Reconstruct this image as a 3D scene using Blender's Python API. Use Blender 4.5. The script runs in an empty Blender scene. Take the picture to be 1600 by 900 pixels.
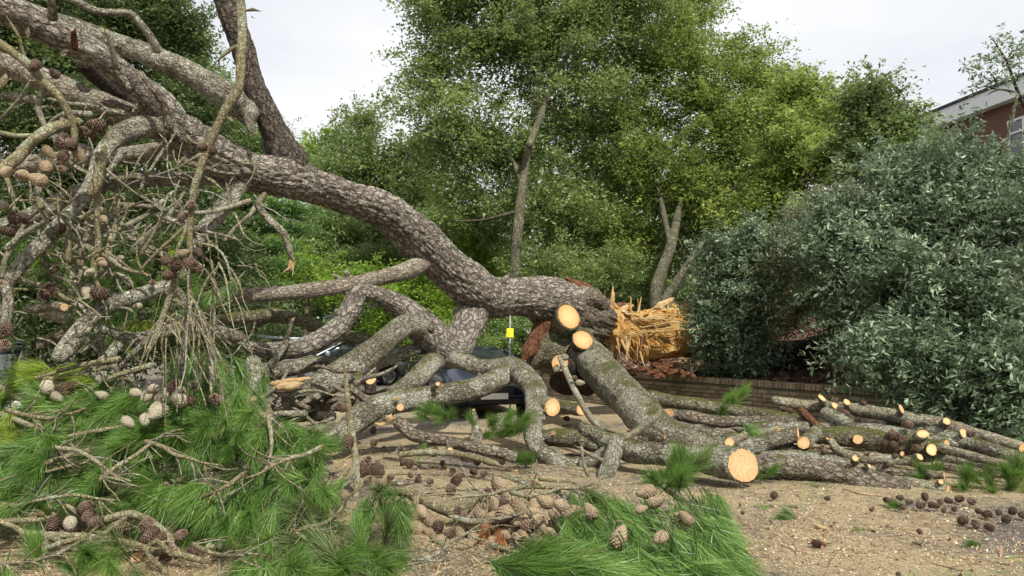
import bpy, math, random
import numpy as np
from mathutils import Vector, Matrix, Euler

# ------------------------------------------------------------------ camera, world, sun, exposure
SC = bpy.context.scene
COL = SC.collection
R_ = math.radians
F = 1244.0            # focal length in photo pixels (28 mm on 36 mm)
PITCH = math.atan(70.0 / F)
CH = 1.6
cd = bpy.data.cameras.new('camera'); cam = bpy.data.objects.new('camera', cd); COL.objects.link(cam)
cd.lens = 28; cd.sensor_width = 36; cd.clip_end = 2000; cd.clip_start = 0.05
cam.location = (0, 0, CH); cam.rotation_euler = (math.pi / 2 + PITCH, 0, 0)
SC.camera = cam

SUN_DIR = Vector((0.36, -0.75, 0.95)).normalized()      # towards the sun: behind the camera, to the right
sun_el = math.asin(SUN_DIR.z); sun_az = math.atan2(SUN_DIR.x, SUN_DIR.y)
W = bpy.data.worlds.new('World'); SC.world = W; W.use_nodes = True
nt = W.node_tree; nt.nodes.clear()
def wn(t, **k):
    n = nt.nodes.new(t)
    for a, b in k.items(): setattr(n, a, b)
    return n
wo = wn('ShaderNodeOutputWorld'); bg = wn('ShaderNodeBackground'); bg.inputs[1].default_value = 0.10
sky = wn('ShaderNodeTexSky', sky_type='NISHITA', sun_disc=False)
sky.sun_elevation = sun_el; sky.sun_rotation = sun_az; sky.air_density = 1.0; sky.dust_density = 1.5
tc = wn('ShaderNodeTexCoord'); mp = wn('ShaderNodeMapping'); mp.inputs['Scale'].default_value = (1.6, 1.6, 4.0)
nz = wn('ShaderNodeTexNoise'); nz.inputs['Scale'].default_value = 1.3; nz.inputs['Detail'].default_value = 6; nz.inputs['Roughness'].default_value = .5
cr = wn('ShaderNodeValToRGB'); cr.color_ramp.elements[0].position = .30; cr.color_ramp.elements[0].color = (.77, .80, .86, 1)
cr.color_ramp.elements[1].position = .56; cr.color_ramp.elements[1].color = (1.0, 1.0, 1.0, 1)
sc_ = wn('ShaderNodeVectorMath', operation='SCALE'); sc_.inputs['Scale'].default_value = 8.3
mx = wn('ShaderNodeMix', data_type='RGBA', clamp_result=False); mx.inputs['Factor'].default_value = .93
L = nt.links.new
L(tc.outputs['Generated'], mp.inputs['Vector']); L(mp.outputs[0], nz.inputs['Vector']); L(nz.outputs[0], cr.inputs[0])
L(cr.outputs[0], sc_.inputs[0]); L(sky.outputs[0], mx.inputs[6]); L(sc_.outputs[0], mx.inputs[7]); L(mx.outputs[2], bg.inputs[0]); L(bg.outputs[0], wo.inputs[0])

sd = bpy.data.lights.new('sun', 'SUN'); sd.energy = 5.0; sd.angle = R_(0.6); sd.color = (1.0, .94, .84)
so = bpy.data.objects.new('sun', sd); COL.objects.link(so)
so.rotation_euler = SUN_DIR.to_track_quat('Z', 'Y').to_euler()
SC.view_settings.view_transform = 'Standard'; SC.view_settings.look = 'None'
SC.view_settings.exposure = 0.38; SC.view_settings.gamma = 1.0
SC.cycles.max_bounces = 6; SC.cycles.diffuse_bounces = 3; SC.cycles.transparent_max_bounces = 4
SC.cycles.use_denoising = True

# ------------------------------------------------------------------ helpers
rng = np.random.RandomState(7)
def P(px, py, Y):
    """world point at photo pixel (px,py) and forward distance Y"""
    v = (450 - py) / F; dy = math.cos(PITCH) - v * math.sin(PITCH); dz = math.sin(PITCH) + v * math.cos(PITCH)
    t = Y / dy
    return Vector(((px - 800) / F * t, Y, CH + dz * t))
def GY(py, r=0.0, lift=0.0):
    """distance at which something of r pixels radius seen at row py rests on the ground (or lift above it)"""
    v = (450 - py) / F; dy = math.cos(PITCH) - v * math.sin(PITCH); dz = math.sin(PITCH) + v * math.cos(PITCH)
    return (CH - lift) / (r / F - dz / dy)
def pr(px, py, Y, r, lift=0.0):
    """(world point, world radius); Y None: resting on the ground"""
    if Y is None: Y = GY(py, r * .9, lift)
    p = P(px, py, Y)
    return (p.x, p.y, p.z, r * Y / F)

def tag(o, label=None, cat=None, group=None, kind=None):
    if label: o['label'] = label
    if cat: o['category'] = cat
    if group: o['group'] = group
    if kind: o['kind'] = kind
    return o
def empty(name, loc=(0, 0, 0), rz=0):
    o = bpy.data.objects.new(name, None); COL.objects.link(o); o.location = loc; o.rotation_euler = (0, 0, rz); o.empty_display_size = .1
    return o
def mk(name, v, quads=None, tris=None, mat=None, parent=None, smooth=True, pattr=None, fattr=None, vecattr=None, link=True):
    v = np.asarray(v, np.float32).reshape(-1, 3)
    q = np.asarray(quads, np.int32).reshape(-1, 4) if quads is not None and len(quads) else np.zeros((0, 4), np.int32)
    t = np.asarray(tris, np.int32).reshape(-1, 3) if tris is not None and len(tris) else np.zeros((0, 3), np.int32)
    me = bpy.data.meshes.new(name)
    me.vertices.add(len(v)); me.vertices.foreach_set('co', v.ravel())
    nl = len(q) * 4 + len(t) * 3; me.loops.add(nl)
    me.loops.foreach_set('vertex_index', np.concatenate([q.ravel(), t.ravel()]))
    me.polygons.add(len(q) + len(t))
    st = np.concatenate([np.arange(len(q)) * 4, len(q) * 4 + np.arange(len(t)) * 3]).astype(np.int32)
    me.polygons.foreach_set('loop_start', st)
    me.update(calc_edges=True)
    me.polygons.foreach_set('use_smooth', np.full(len(q) + len(t), smooth))
    for k, a in (vecattr or {}).items():
        at = me.attributes.new(k, 'FLOAT_VECTOR', 'POINT'); at.data.foreach_set('vector', np.asarray(a, np.float32).ravel())
    for k, a in (pattr or {}).items():
        at = me.attributes.new(k, 'FLOAT', 'POINT'); at.data.foreach_set('value', np.asarray(a, np.float32).ravel())
    for k, a in (fattr or {}).items():
        at = me.attributes.new(k, 'FLOAT', 'FACE'); at.data.foreach_set('value', np.asarray(a, np.float32).ravel())
    if mat: me.materials.append(mat)
    if not link: return me
    return ob(name, me, parent)
def ob(name, me, parent=None, loc=None, rot=None, scale=None):
    o = bpy.data.objects.new(name, me); COL.objects.link(o)
    if parent is not None: o.parent = parent
    if loc is not None: o.location = loc
    if rot is not None: o.rotation_mode = 'QUATERNION'; o.rotation_quaternion = rot
    if scale is not None: o.scale = (scale,) * 3 if not hasattr(scale, '__len__') else scale
    return o

def hsh(ix, iy, iz, s):
    h = (ix.astype(np.int64) * 374761393 + iy.astype(np.int64) * 668265263 + iz.astype(np.int64) * 2147483647 + s * 974634777) & 0xffffffff
    h = ((h ^ (h >> 13)) * 1274126177) & 0xffffffff
    h = ((h ^ (h >> 16)) * 2246822519) & 0xffffffff
    return ((h ^ (h >> 15)) & 0xffffff) / float(0x1000000)
def vnoise(p, s=0):
    p = np.asarray(p, float); i = np.floor(p).astype(np.int64); f = p - i; f = f * f * (3 - 2 * f); o = 0
    for a in (0, 1):
        for b in (0, 1):
            for c in (0, 1):
                w = (f[:, 0] if a else 1 - f[:, 0]) * (f[:, 1] if b else 1 - f[:, 1]) * (f[:, 2] if c else 1 - f[:, 2])
                o = o + w * hsh(i[:, 0] + a, i[:, 1] + b, i[:, 2] + c, s)
    return o
def fbm(p, s=0, n=3):
    o = 0; a = 1; t = 0; p = np.asarray(p, float)
    for k in range(n): o = o + a * vnoise(p * 2 ** k, s + k); t += a; a *= .5
    return o / t
def worley(p, s=0):
    i = np.floor(p).astype(np.int64); f1 = np.full(len(p), 9.); f2 = np.full(len(p), 9.)
    for a in (-1, 0, 1):
        for b in (-1, 0, 1):
            for c in (-1, 0, 1):
                x = i[:, 0] + a; y = i[:, 1] + b; z = i[:, 2] + c
                d = (x + hsh(x, y, z, s) - p[:, 0]) ** 2 + (y + hsh(x, y, z, s + 1) - p[:, 1]) ** 2 + (z + hsh(x, y, z, s + 2) - p[:, 2]) ** 2
                m = d < f1; f2 = np.where(m, f1, np.minimum(f2, d)); f1 = np.where(m, d, f1)
    return np.sqrt(f1), np.sqrt(f2)

# ------------------------------------------------------------------ materials
def newmat(name):
    m = bpy.data.materials.new(name); m.use_nodes = True; t = m.node_tree
    b = t.nodes['Principled BSDF']
    return m, t, b
class NT:
    def __init__(s, t): s.t = t
    def n(s, ty, inp=None, **k):
        n = s.t.nodes.new(ty)
        for a, b in k.items(): setattr(n, a, b)
        for a, b in (inp or {}).items():
            if isinstance(b, bpy.types.NodeSocket): s.t.links.new(b, n.inputs[a])
            else: n.inputs[a].default_value = b
        return n
    def ramp(s, fac, stops):
        r = s.n('ShaderNodeValToRGB', {0: fac}); e = r.color_ramp.elements
        while len(e) < len(stops): e.new(.5)
        for x, (p, c) in zip(e, stops):
            x.position = p; x.color = (*c, 1) if hasattr(c, '__len__') else (c, c, c, 1)
        return r.outputs[0]
    def mix(s, fac, a, b, mode='MIX'):
        n = s.n('ShaderNodeMix', data_type='RGBA', blend_type=mode)
        for i, x in ((0, fac), (6, a), (7, b)):
            if isinstance(x, bpy.types.NodeSocket): s.t.links.new(x, n.inputs[i])
            else: n.inputs[i].default_value = (*x, 1) if hasattr(x, '__len__') and len(x) == 3 else x
        return n.outputs[2]
    def math(s, op, a, b=0.0, c=None):
        n = s.n('ShaderNodeMath', operation=op)
        for i, x in ((0, a), (1, b)) + (((2, c),) if c is not None else ()):
            if isinstance(x, bpy.types.NodeSocket): s.t.links.new(x, n.inputs[i])
            else: n.inputs[i].default_value = x
        return n.outputs[0]
    def noise(s, vec, scale, detail=4, rough=.55, dist=0):
        d = {'Scale': scale, 'Detail': detail, 'Roughness': rough, 'Distortion': dist}
        if vec is not None: d['Vector'] = vec
        return s.n('ShaderNodeTexNoise', d).outputs[0]
    def bump(s, h, dist, strength=1.0, nrm=None):
        d = {'Height': h, 'Distance': dist, 'Strength': strength}
        if nrm is not None: d['Normal'] = nrm
        return s.n('ShaderNodeBump', d).outputs[0]
    def scale(s, vec, v):
        return s.n('ShaderNodeMapping', {'Vector': vec, 'Scale': v}).outputs[0]

def bark(name, dark, mid, light, cell=.06, stretch=2.2, lichen=.0, lcol=(.34, .37, .27), moss=.0, bumpd=.012, fine=1.0, speck=0.0):
    m, t, b = newmat(name); N = NT(t)
    at = N.n('ShaderNodeAttribute', attribute_name='bc').outputs['Vector']
    wob = N.n('ShaderNodeVectorMath', {0: N.n('ShaderNodeTexNoise', {'Vector': at, 'Scale': 11., 'Detail': 4.}).outputs[1], 'Scale': .11}, operation='SCALE').outputs[0]
    at2 = N.n('ShaderNodeVectorMath', {0: at, 1: wob}, operation='ADD').outputs[0]
    sv = N.scale(at2, (1 / cell, 1 / cell, 1 / cell / stretch))
    vo = N.n('ShaderNodeTexVoronoi', {'Vector': sv, 'Scale': 1.0}, feature='DISTANCE_TO_EDGE').outputs[0]
    vo2 = N.n('ShaderNodeTexVoronoi', {'Vector': sv, 'Scale': 2.7}, feature='DISTANCE_TO_EDGE').outputs[0]
    cellc = N.n('ShaderNodeTexVoronoi', {'Vector': sv, 'Scale': 1.0}).outputs['Color']
    brk = N.noise(at, 24., 4, .7); crack = N.math('MAXIMUM', N.ramp(vo, [(0.0, 0.0), (.2, 1.0)]), N.ramp(brk, [(.5, 0.), (.62, .8)])); crack2 = N.ramp(vo2, [(0.0, 0.0), (.2, 1.0)])
    nf = N.noise(N.scale(at, (1, 1, .5)), 45., 6, .65); nb = N.noise(at, 2.2, 5, .65)
    col = N.ramp(N.math('ADD', N.math('MULTIPLY', nf, .65), N.math('MULTIPLY', nb, .35)), [(.38, dark), (.5, mid), (.62, light)])
    sep = N.n('ShaderNodeSeparateColor', {0: cellc}).outputs[0]
    col = N.mix(N.math('MULTIPLY', sep, .45), col, light)
    col = N.mix(N.math('MULTIPLY', N.math('SUBTRACT', 1.0, crack), .8), col, tuple(x * .5 for x in dark))
    if lichen > 0:
        ln = N.noise(at, 14., 8, .72); ln2 = N.noise(at, 2.2, 3, .5)
        lm = N.math('ADD', N.math('MULTIPLY', ln, .62), N.math('MULTIPLY', ln2, .38))
        th = .60 - .125 * lichen
        mask = N.ramp(lm, [(th, 0.0), (th + .05, 1.0)])
        lc = N.mix(N.noise(at, 60., 3), tuple(x * .62 for x in lcol), tuple(min(1, x * 1.25) for x in lcol))
        col = N.mix(N.math('MULTIPLY', N.math('MULTIPLY', mask, .85), N.math('ADD', N.math('MULTIPLY', crack, .7), .3)), col, lc)
    if speck > 0:
        sp = N.n('ShaderNodeTexVoronoi', {'Vector': at, 'Scale': 22.}).outputs[0]
        sm = N.math('MULTIPLY', N.ramp(sp, [(.16 * speck, 1.0), (.22 * speck, 0.0)]), N.ramp(N.noise(at, 4., 2), [(.45, 0.0), (.55, 1.0)]))
        col = N.mix(sm, col, (.5, .52, .42))
    if moss > 0:
        g = N.n('ShaderNodeNewGeometry'); nzv = N.n('ShaderNodeSeparateXYZ', {0: g.outputs['Normal']}).outputs[2]
        mm = N.math('ADD', N.math('MULTIPLY', nzv, .35), N.noise(at, 7., 6, .7))
        th = 1.0 - .30 * moss
        mask = N.ramp(mm, [(th - .1, 0.0), (min(th + .06, 1.0), 1.0)])
        col = N.mix(mask, col, N.mix(N.noise(at, 50., 2), (.065, .075, .022), (.15, .16, .05)))
    t.links.new(col, b.inputs['Base Color']); b.inputs['Roughness'].default_value = .92; b.inputs['Specular IOR Level'].default_value = .15
    h = N.math('ADD', N.math('MULTIPLY', crack, .9), N.math('ADD', N.math('MULTIPLY', crack2, .35), N.math('MULTIPLY', nf, .5 * fine)))
    t.links.new(N.bump(h, bumpd, 1.0), b.inputs['Normal'])
    return m
M = {}
M['trunk'] = bark('pine_trunk_bark', (.12, .104, .086), (.29, .255, .212), (.50, .455, .39), .075, 2.0, .5, lcol=(.42, .41, .35), bumpd=.045)
M['darktrunk'] = bark('shaded_trunk_bark', (.055, .045, .038), (.13, .108, .09), (.24, .205, .17), .048, 2.1, .15, bumpd=.04)  # darker copy of the trunk bark: the upright limb's shade is in the colour
M['limb'] = bark('pine_limb_bark', (.11, .09, .068), (.26, .22, .17), (.43, .38, .31), .045, 2.0, .6, lcol=(.35, .36, .27), bumpd=.018)
M['lichen'] = bark('lichen_covered_bark', (.10, .085, .055), (.235, .21, .15), (.39, .365, .28), .035, 1.8, 1.0, lcol=(.52, .52, .42), bumpd=.026, moss=.5, speck=1.)
M['moss'] = bark('mossy_bark', (.075, .062, .038), (.17, .15, .10), (.29, .265, .18), .04, 1.8, .8, lcol=(.36, .38, .26), moss=.85, bumpd=.022, speck=.8)
M['rough'] = bark('rough_log_bark', (.08, .062, .045), (.22, .18, .135), (.38, .33, .26), .05, 1.9, .5, bumpd=.028, moss=.35)
M['log'] = bark('cut_log_bark', (.09, .075, .05), (.21, .185, .13), (.36, .325, .24), .035, 2.2, .5, bumpd=.008, moss=.3)
M['twig'] = bark('olive_twig_bark', (.11, .095, .05), (.22, .195, .11), (.36, .325, .20), .035, .6, .6, lcol=(.37, .40, .30), bumpd=.007)
M['twigb'] = bark('brown_twig_bark', (.085, .074, .048), (.185, .165, .115), (.31, .29, .21), .03, .8, .6, lcol=(.33, .35, .27), bumpd=.003)
M['dark'] = bark('dark_brown_bark', (.03, .022, .018), (.07, .053, .042), (.12, .095, .075), .05, 2.2, .2, lcol=(.17, .18, .13), bumpd=.02)  # plain dark brown bark tone with a little lichen
M['oak'] = bark('oak_bark', (.05, .048, .03), (.12, .115, .075), (.21, .20, .135), .05, 3.0, .4, lcol=(.27, .30, .18), bumpd=.015, moss=.2)
M['redbark'] = bark('torn_reddish_bark', (.07, .03, .018), (.19, .085, .045), (.34, .17, .09), .03, 5.0, 0, bumpd=.02)

def wood(name, inner, outer, ringd=.1, rings=95.):
    m, t, b = newmat(name); N = NT(t)
    at = N.n('ShaderNodeAttribute', attribute_name='bc').outputs['Vector']; rr = N.n('ShaderNodeAttribute', attribute_name='rr').outputs['Fac']
    ln = N.n('ShaderNodeVectorMath', {0: at}, operation='LENGTH').outputs['Value']
    ln = N.math('ADD', ln, N.math('MULTIPLY', N.noise(at, 8., 2), .02))
    w = N.math('SINE', N.math('MULTIPLY', ln, rings * 6.28 / 2.2))
    n1 = N.noise(at, 30., 5); n2 = N.noise(at, 6., 3)
    base = N.mix(N.ramp(N.math('ADD', rr, N.math('MULTIPLY', N.math('SUBTRACT', n2, .5), .35)), [(.35, 0.), (.92, 1.)]), inner, outer); base = N.mix(N.math('MULTIPLY', N.n('ShaderNodeObjectInfo').outputs['Random'], .75), base, (.38, .25, .14)); sawm = N.n('ShaderNodeTexWave', {'Vector': at, 'Scale': 38., 'Distortion': 3., 'Detail': 2.}).outputs[1]; base = N.mix(N.math('MULTIPLY', sawm, .14), base, (.30, .17, .07))
    base = N.mix(N.math('MULTIPLY', N.math('ADD', N.math('MULTIPLY', w, .5), .5), .42), base, tuple(x * .7 for x in outer))
    base = N.mix(N.math('MULTIPLY', n1, .35), base, tuple(min(.9, x * 1.25) for x in inner))
    ck = N.n('ShaderNodeTexWave', {'Vector': at, 'Scale': 5., 'Distortion': 12., 'Detail': 3.}).outputs[1]
    base = N.mix(N.ramp(ck, [(0.0, .5), (.03, 0.)]), base, (.2, .1, .04))
    t.links.new(base, b.inputs['Base Color']); b.inputs['Roughness'].default_value = .8; b.inputs['Specular IOR Level'].default_value = .2
    t.links.new(N.bump(N.math('ADD', N.math('MULTIPLY', w, .3), n1), .003), b.inputs['Normal'])
    return m
M['cut'] = wood('sawn_wood', (.70, .52, .29), (.52, .24, .075))
M['cutold'] = wood('sawn_wood_dull', (.62, .42, .21), (.48, .21, .065))
def torn(name, stops, sx=60., sz=4.):
    m, t, b = newmat(name); N = NT(t)
    at = N.n('ShaderNodeAttribute', attribute_name='bc').outputs['Vector']
    f = N.noise(N.scale(at, (sx, sx, sz)), 1., 6, .6); n2 = N.noise(at, 5., 5, .6)
    col = N.ramp(N.math('ADD', N.math('MULTIPLY', f, .5), N.math('MULTIPLY', n2, .5)), stops)
    t.links.new(col, b.inputs['Base Color']); b.inputs['Roughness'].default_value = .85; b.inputs['Specular IOR Level'].default_value = .2
    fs = N.noise(N.scale(at, (sx * 2.5, sx * 2.5, sz)), 1., 5, .7); col = N.mix(N.ramp(fs, [(.36, .75), (.5, 0.)]), col, tuple(x * .6 for x in stops[0][1])); t.links.new(col, b.inputs['Base Color']); t.links.new(N.bump(N.math('ADD', f, fs), .05), b.inputs['Normal'])
    return m
M['torn'] = torn('torn_heartwood', [(.34, (.16, .05, .015)), (.41, (.46, .19, .04)), (.48, (.74, .42, .12)), (.6, (.84, .62, .28))])
M['splinter'] = torn('pale_splinter_wood', [(.3, (.62, .36, .13)), (.5, (.78, .56, .28)), (.7, (.84, .7, .45))])
M['tornbrown'] = torn('torn_brown_wood', [(.35, (.10, .045, .025)), (.5, (.28, .13, .06)), (.65, (.5, .26, .11))], 40., 6.)

def leafmat(name, a, b_, c, rough=.45, trans=.35, spec=.4):
    m, t, b = newmat(name); N = NT(t)
    lv = N.n('ShaderNodeAttribute', attribute_name='lv').outputs['Fac']
    oi = N.n('ShaderNodeObjectInfo').outputs['Random']
    f = N.math('ADD', lv, N.math('MULTIPLY', N.math('SUBTRACT', oi, .5), .42))
    col = N.ramp(f, [(0.05, a), (.5, b_), (.95, c)])
    t.links.new(col, b.inputs['Base Color']); b.inputs['Roughness'].default_value = rough; b.inputs['Specular IOR Level'].default_value = spec
    tr = N.n('ShaderNodeBsdfTranslucent', {0: N.mix(.35, col, tuple(min(1., x * 2.2) for x in c))})
    ms = N.n('ShaderNodeMixShader', {0: trans, 1: b.outputs[0], 2: tr.outputs[0]})
    t.links.new(ms.outputs[0], t.nodes['Material Output'].inputs[0])
    return m
M['l_holm'] = leafmat('holm_oak_leaves', (.04, .068, .02), (.108, .16, .045), (.22, .29, .095), trans=.38)
M['l_holm_y'] = leafmat('bright_oak_leaves', (.062, .098, .018), (.16, .232, .045), (.31, .38, .10), trans=.4)
M['l_mid'] = leafmat('mid_green_leaves', (.05, .09, .03), (.12, .19, .055), (.23, .31, .10))
M['l_dark'] = leafmat('dark_evergreen_leaves', (.03, .048, .018), (.06, .09, .03), (.12, .17, .05), trans=.3)
M['l_bright'] = leafmat('sunlit_maple_leaves', (.10, .17, .02), (.17, .27, .03), (.28, .40, .07), trans=.45)
M['l_blue'] = leafmat('glossy_blue_green_leaves', (.036, .06, .03), (.095, .145, .072), (.27, .35, .23), rough=.42, spec=.4, trans=.22)
M['l_olive'] = leafmat('olive_grey_leaves', (.08, .09, .045), (.16, .175, .09), (.28, .29, .16), trans=.3)
M['l_conifer'] = leafmat('feathery_conifer', (.05, .10, .03), (.10, .19, .05), (.18, .30, .08), trans=.3)
M['needle'] = leafmat('green_pine_needles', (.038, .088, .014), (.10, .20, .034), (.22, .345, .085), rough=.4, trans=.25, spec=.5)
M['needle_d'] = leafmat('dull_shaded_needles', (.035, .05, .018), (.075, .115, .03), (.15, .19, .07), rough=.6, trans=.15)  # darker copy of the green needles, shade of the heap put into the colour
M['needle_y'] = leafmat('yellow_green_needles', (.12, .20, .02), (.22, .32, .04), (.36, .44, .08), rough=.4, trans=.3)
M['needle_r'] = leafmat('rust_red_dead_needles', (.20, .06, .02), (.38, .14, .04), (.5, .25, .1), rough=.7, trans=.2)
M['litter'] = leafmat('brown_needle_litter', (.10, .07, .03), (.25, .17, .09), (.42, .33, .2), rough=.8, trans=.05)
M['chip'] = leafmat('fresh_wood_chips', (.17, .11, .06), (.42, .31, .19), (.68, .56, .39), rough=.85, trans=.0)
M['debris'] = leafmat('bark_and_leaf_debris', (.04, .025, .015), (.12, .07, .04), (.28, .17, .1), rough=.9, trans=.0)

def conemat(name, a, b_, c):
    m, t, b = newmat(name); N = NT(t)
    lv = N.n('ShaderNodeAttribute', attribute_name='lv').outputs['Fac']; oi = N.n('ShaderNodeObjectInfo').outputs['Random']
    tc = N.n('ShaderNodeTexCoord').outputs['Object']
    f = N.math('ADD', N.math('MULTIPLY', lv, .8), N.math('MULTIPLY', oi, .25))
    col = N.ramp(f, [(.05, a), (.5, b_), (.9, c)]); col = N.mix(N.math('MULTIPLY', N.noise(tc, 60., 4), .35), col, a)
    t.links.new(col, b.inputs['Base Color']); b.inputs['Roughness'].default_value = .7; b.inputs['Specular IOR Level'].default_value = .3
    return m
M['cone_open'] = conemat('open_cone_brown', (.035, .022, .015), (.105, .066, .045), (.26, .19, .14))
M['cone_shut'] = conemat('closed_cone_tan', (.075, .054, .032), (.20, .15, .09), (.37, .29, .19))
M['cone_grey'] = conemat('weathered_cone_grey', (.09, .078, .055), (.235, .205, .14), (.40, .365, .27))

def flat(name, c, rough=.5, metal=0., spec=.5, nvar=.0, sc=20.):
    m, t, b = newmat(name); N = NT(t)
    tc = N.n('ShaderNodeTexCoord').outputs['Object']
    col = N.mix(N.noise(tc, sc, 5), tuple(x * (1 - nvar) for x in c), tuple(min(1, x * (1 + nvar)) for x in c))
    t.links.new(col, b.inputs['Base Color']); b.inputs['Roughness'].default_value = rough; b.inputs['Metallic'].default_value = metal; b.inputs['Specular IOR Level'].default_value = spec
    return m
M['navy'] = flat('navy_car_paint', (.018, .024, .045), .25, 0., .6, .15, 4.)
M['blue'] = flat('blue_car_paint', (.006, .014, .06), .25, 0., .6, .15, 4.)
M['silver'] = flat('silver_car_paint', (.33, .36, .40), .3, .5, .6, .08, 4.)
M['greyvan'] = flat('grey_van_paint', (.09, .105, .13), .35, 0., .5, .1, 4.)
M['glass'] = flat('dark_car_glass', (.02, .028, .03), .08, 0., .8, .2, 3.)
M['tyre'] = flat('tyre_rubber', (.02, .02, .02), .85, 0., .3, .2)
M['rim'] = flat('wheel_rim', (.35, .36, .38), .35, .7, .5, .1)
M['lamp'] = flat('headlamp_lens', (.5, .53, .56), .1, .2, .8, .2)
M['plate'] = flat('white_number_plate', (.74, .74, .72), .4, 0., .4, .05)
M['blackp'] = flat('black_plastic', (.02, .02, .022), .6, 0., .3, .2)
M['white'] = flat('white_painted_frame', (.74, .76, .78), .5, 0., .4, .06, 3.)
M['pane'] = flat('window_glass', (.05, .065, .08), .06, 0., .9, .3, 1.)
M['post'] = flat('galvanised_post', (.5, .52, .54), .45, .4, .4, .1)
M['yellow'] = flat('yellow_tag', (.75, .68, .04), .55, 0., .3, .08)
M['tape'] = flat('blue_white_barrier_tape', (.5, .56, .68), .4, 0., .4, .3, 3.)
M['rooft'] = flat('roof_edge_felt', (.05, .05, .055), .8, 0., .3, .2)
M['red'] = flat('red_plastic', (.5, .03, .02), .4)

def brickmat(name, a, b_, c, moss=0.):
    m, t, b = newmat(name); N = NT(t)
    tc = N.n('ShaderNodeTexCoord').outputs['Object']; oi = N.n('ShaderNodeObjectInfo').outputs['Random']
    g = N.n('ShaderNodeNewGeometry').outputs['Position']
    isl = N.n('ShaderNodeNewGeometry').outputs['Random Per Island']
    f = N.math('FRACT', N.math('ADD', oi, isl))
    col = N.ramp(f, [(0., a), (.5, b_), (1., c)]); n = N.noise(g, 30., 6, .65)
    col = N.mix(N.math('MULTIPLY', n, .5), col, tuple(x * .5 for x in a))
    if moss:
        mm = N.ramp(N.noise(g, 4., 5, .65), [(.5 - .1 * moss, 0.), (.62, 1.)])
        col = N.mix(N.math('MULTIPLY', mm, .65), col, (.085, .10, .03))
    t.links.new(col, b.inputs['Base Color']); b.inputs['Roughness'].default_value = .92; b.inputs['Specular IOR Level'].default_value = .15
    t.links.new(N.bump(n, .006), b.inputs['Normal'])
    return m
M['brick'] = brickmat('weathered_wall_brick', (.19, .14, .10), (.30, .225, .16), (.40, .33, .25), .8)
M['mortar'] = brickmat('wall_mortar', (.10, .09, .075), (.11, .10, .085), (.12, .11, .09), .5)
def housebrick():
    m, t, b = newmat('house_brickwork'); N = NT(t)
    tc = N.n('ShaderNodeTexCoord').outputs['Object']
    sx = N.n('ShaderNodeSeparateXYZ', {0: tc}); cx = N.n('ShaderNodeCombineXYZ', {0: N.math('ADD', sx.outputs[0], sx.outputs[1]), 1: sx.outputs[2]}).outputs[0]
    br = N.n('ShaderNodeTexBrick', {'Vector': cx, 'Color1': (.12, .045, .034, 1), 'Color2': (.18, .07, .05, 1), 'Mortar': (.16, .13, .11, 1), 'Scale': 1.0, 'Mortar Size': .008, 'Brick Width': .225, 'Row Height': .075})
    col = N.mix(N.math('MULTIPLY', N.noise(tc, 3., 5), .4), br.outputs[0], (.13, .06, .05))
    t.links.new(col, b.inputs['Base Color']); b.inputs['Roughness'].default_value = .9
    t.links.new(N.bump(br.outputs[1], -.008), b.inputs['Normal'])
    return m
M['housebrick'] = housebrick()
def groundmat():
    m, t, b = newmat('sawdust_strewn_asphalt'); N = NT(t)
    tc = N.n('ShaderNodeTexCoord').outputs['Object']
    big = N.noise(tc, .55, 5, .6); f = N.noise(tc, 60., 6, .7); g = N.noise(tc, 9., 6, .7); ff = N.noise(tc, 230., 3, .6)
    asph = N.ramp(N.math('ADD', N.math('MULTIPLY', f, .5), N.math('MULTIPLY', ff, .5)), [(.35, (.075, .072, .07)), (.6, (.20, .19, .18))])
    saw = N.ramp(N.math('ADD', N.math('MULTIPLY', f, .55), N.math('MULTIPLY', ff, .45)), [(.36, (.18, .13, .072)), (.48, (.41, .32, .19)), (.62, (.66, .56, .37))])
    mask = N.ramp(N.math('ADD', N.math('MULTIPLY', big, .6), N.math('MULTIPLY', g, .4)), [(.42, 0.), (.54, 1.)])
    # distance band: the sweepings lie round the tree, the road beyond is barer
    sy = N.n('ShaderNodeSeparateXYZ', {0: tc}).outputs[1]
    near = N.ramp(N.math('DIVIDE', sy, 40.), [(.42, 1.), (.56, .25)])
    col = N.mix(N.math('MULTIPLY', mask, near), asph, saw)
    t.links.new(col, b.inputs['Base Color']); b.inputs['Roughness'].default_value = .93; b.inputs['Specular IOR Level'].default_value = .12
    t.links.new(N.bump(N.math('ADD', f, ff), .02), b.inputs['Normal'])
    return m
M['ground'] = groundmat()
def soilmat():
    m, t, b = newmat('soil_and_bark_litter'); N = NT(t)
    tc = N.n('ShaderNodeTexCoord').outputs['Object']; f = N.noise(tc, 14., 8, .75); g = N.noise(tc, 50., 5, .7)
    col = N.ramp(N.math('ADD', N.math('MULTIPLY', f, .5), N.math('MULTIPLY', g, .5)), [(.38, (.035, .022, .014)), (.5, (.10, .062, .038)), (.62, (.24, .16, .10))])
    t.links.new(col, b.inputs['Base Color']); b.inputs['Roughness'].default_value = .95
    t.links.new(N.bump(N.math('ADD', f, g), .05), b.inputs['Normal'])
    return m
M['soil'] = soilmat()

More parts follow.
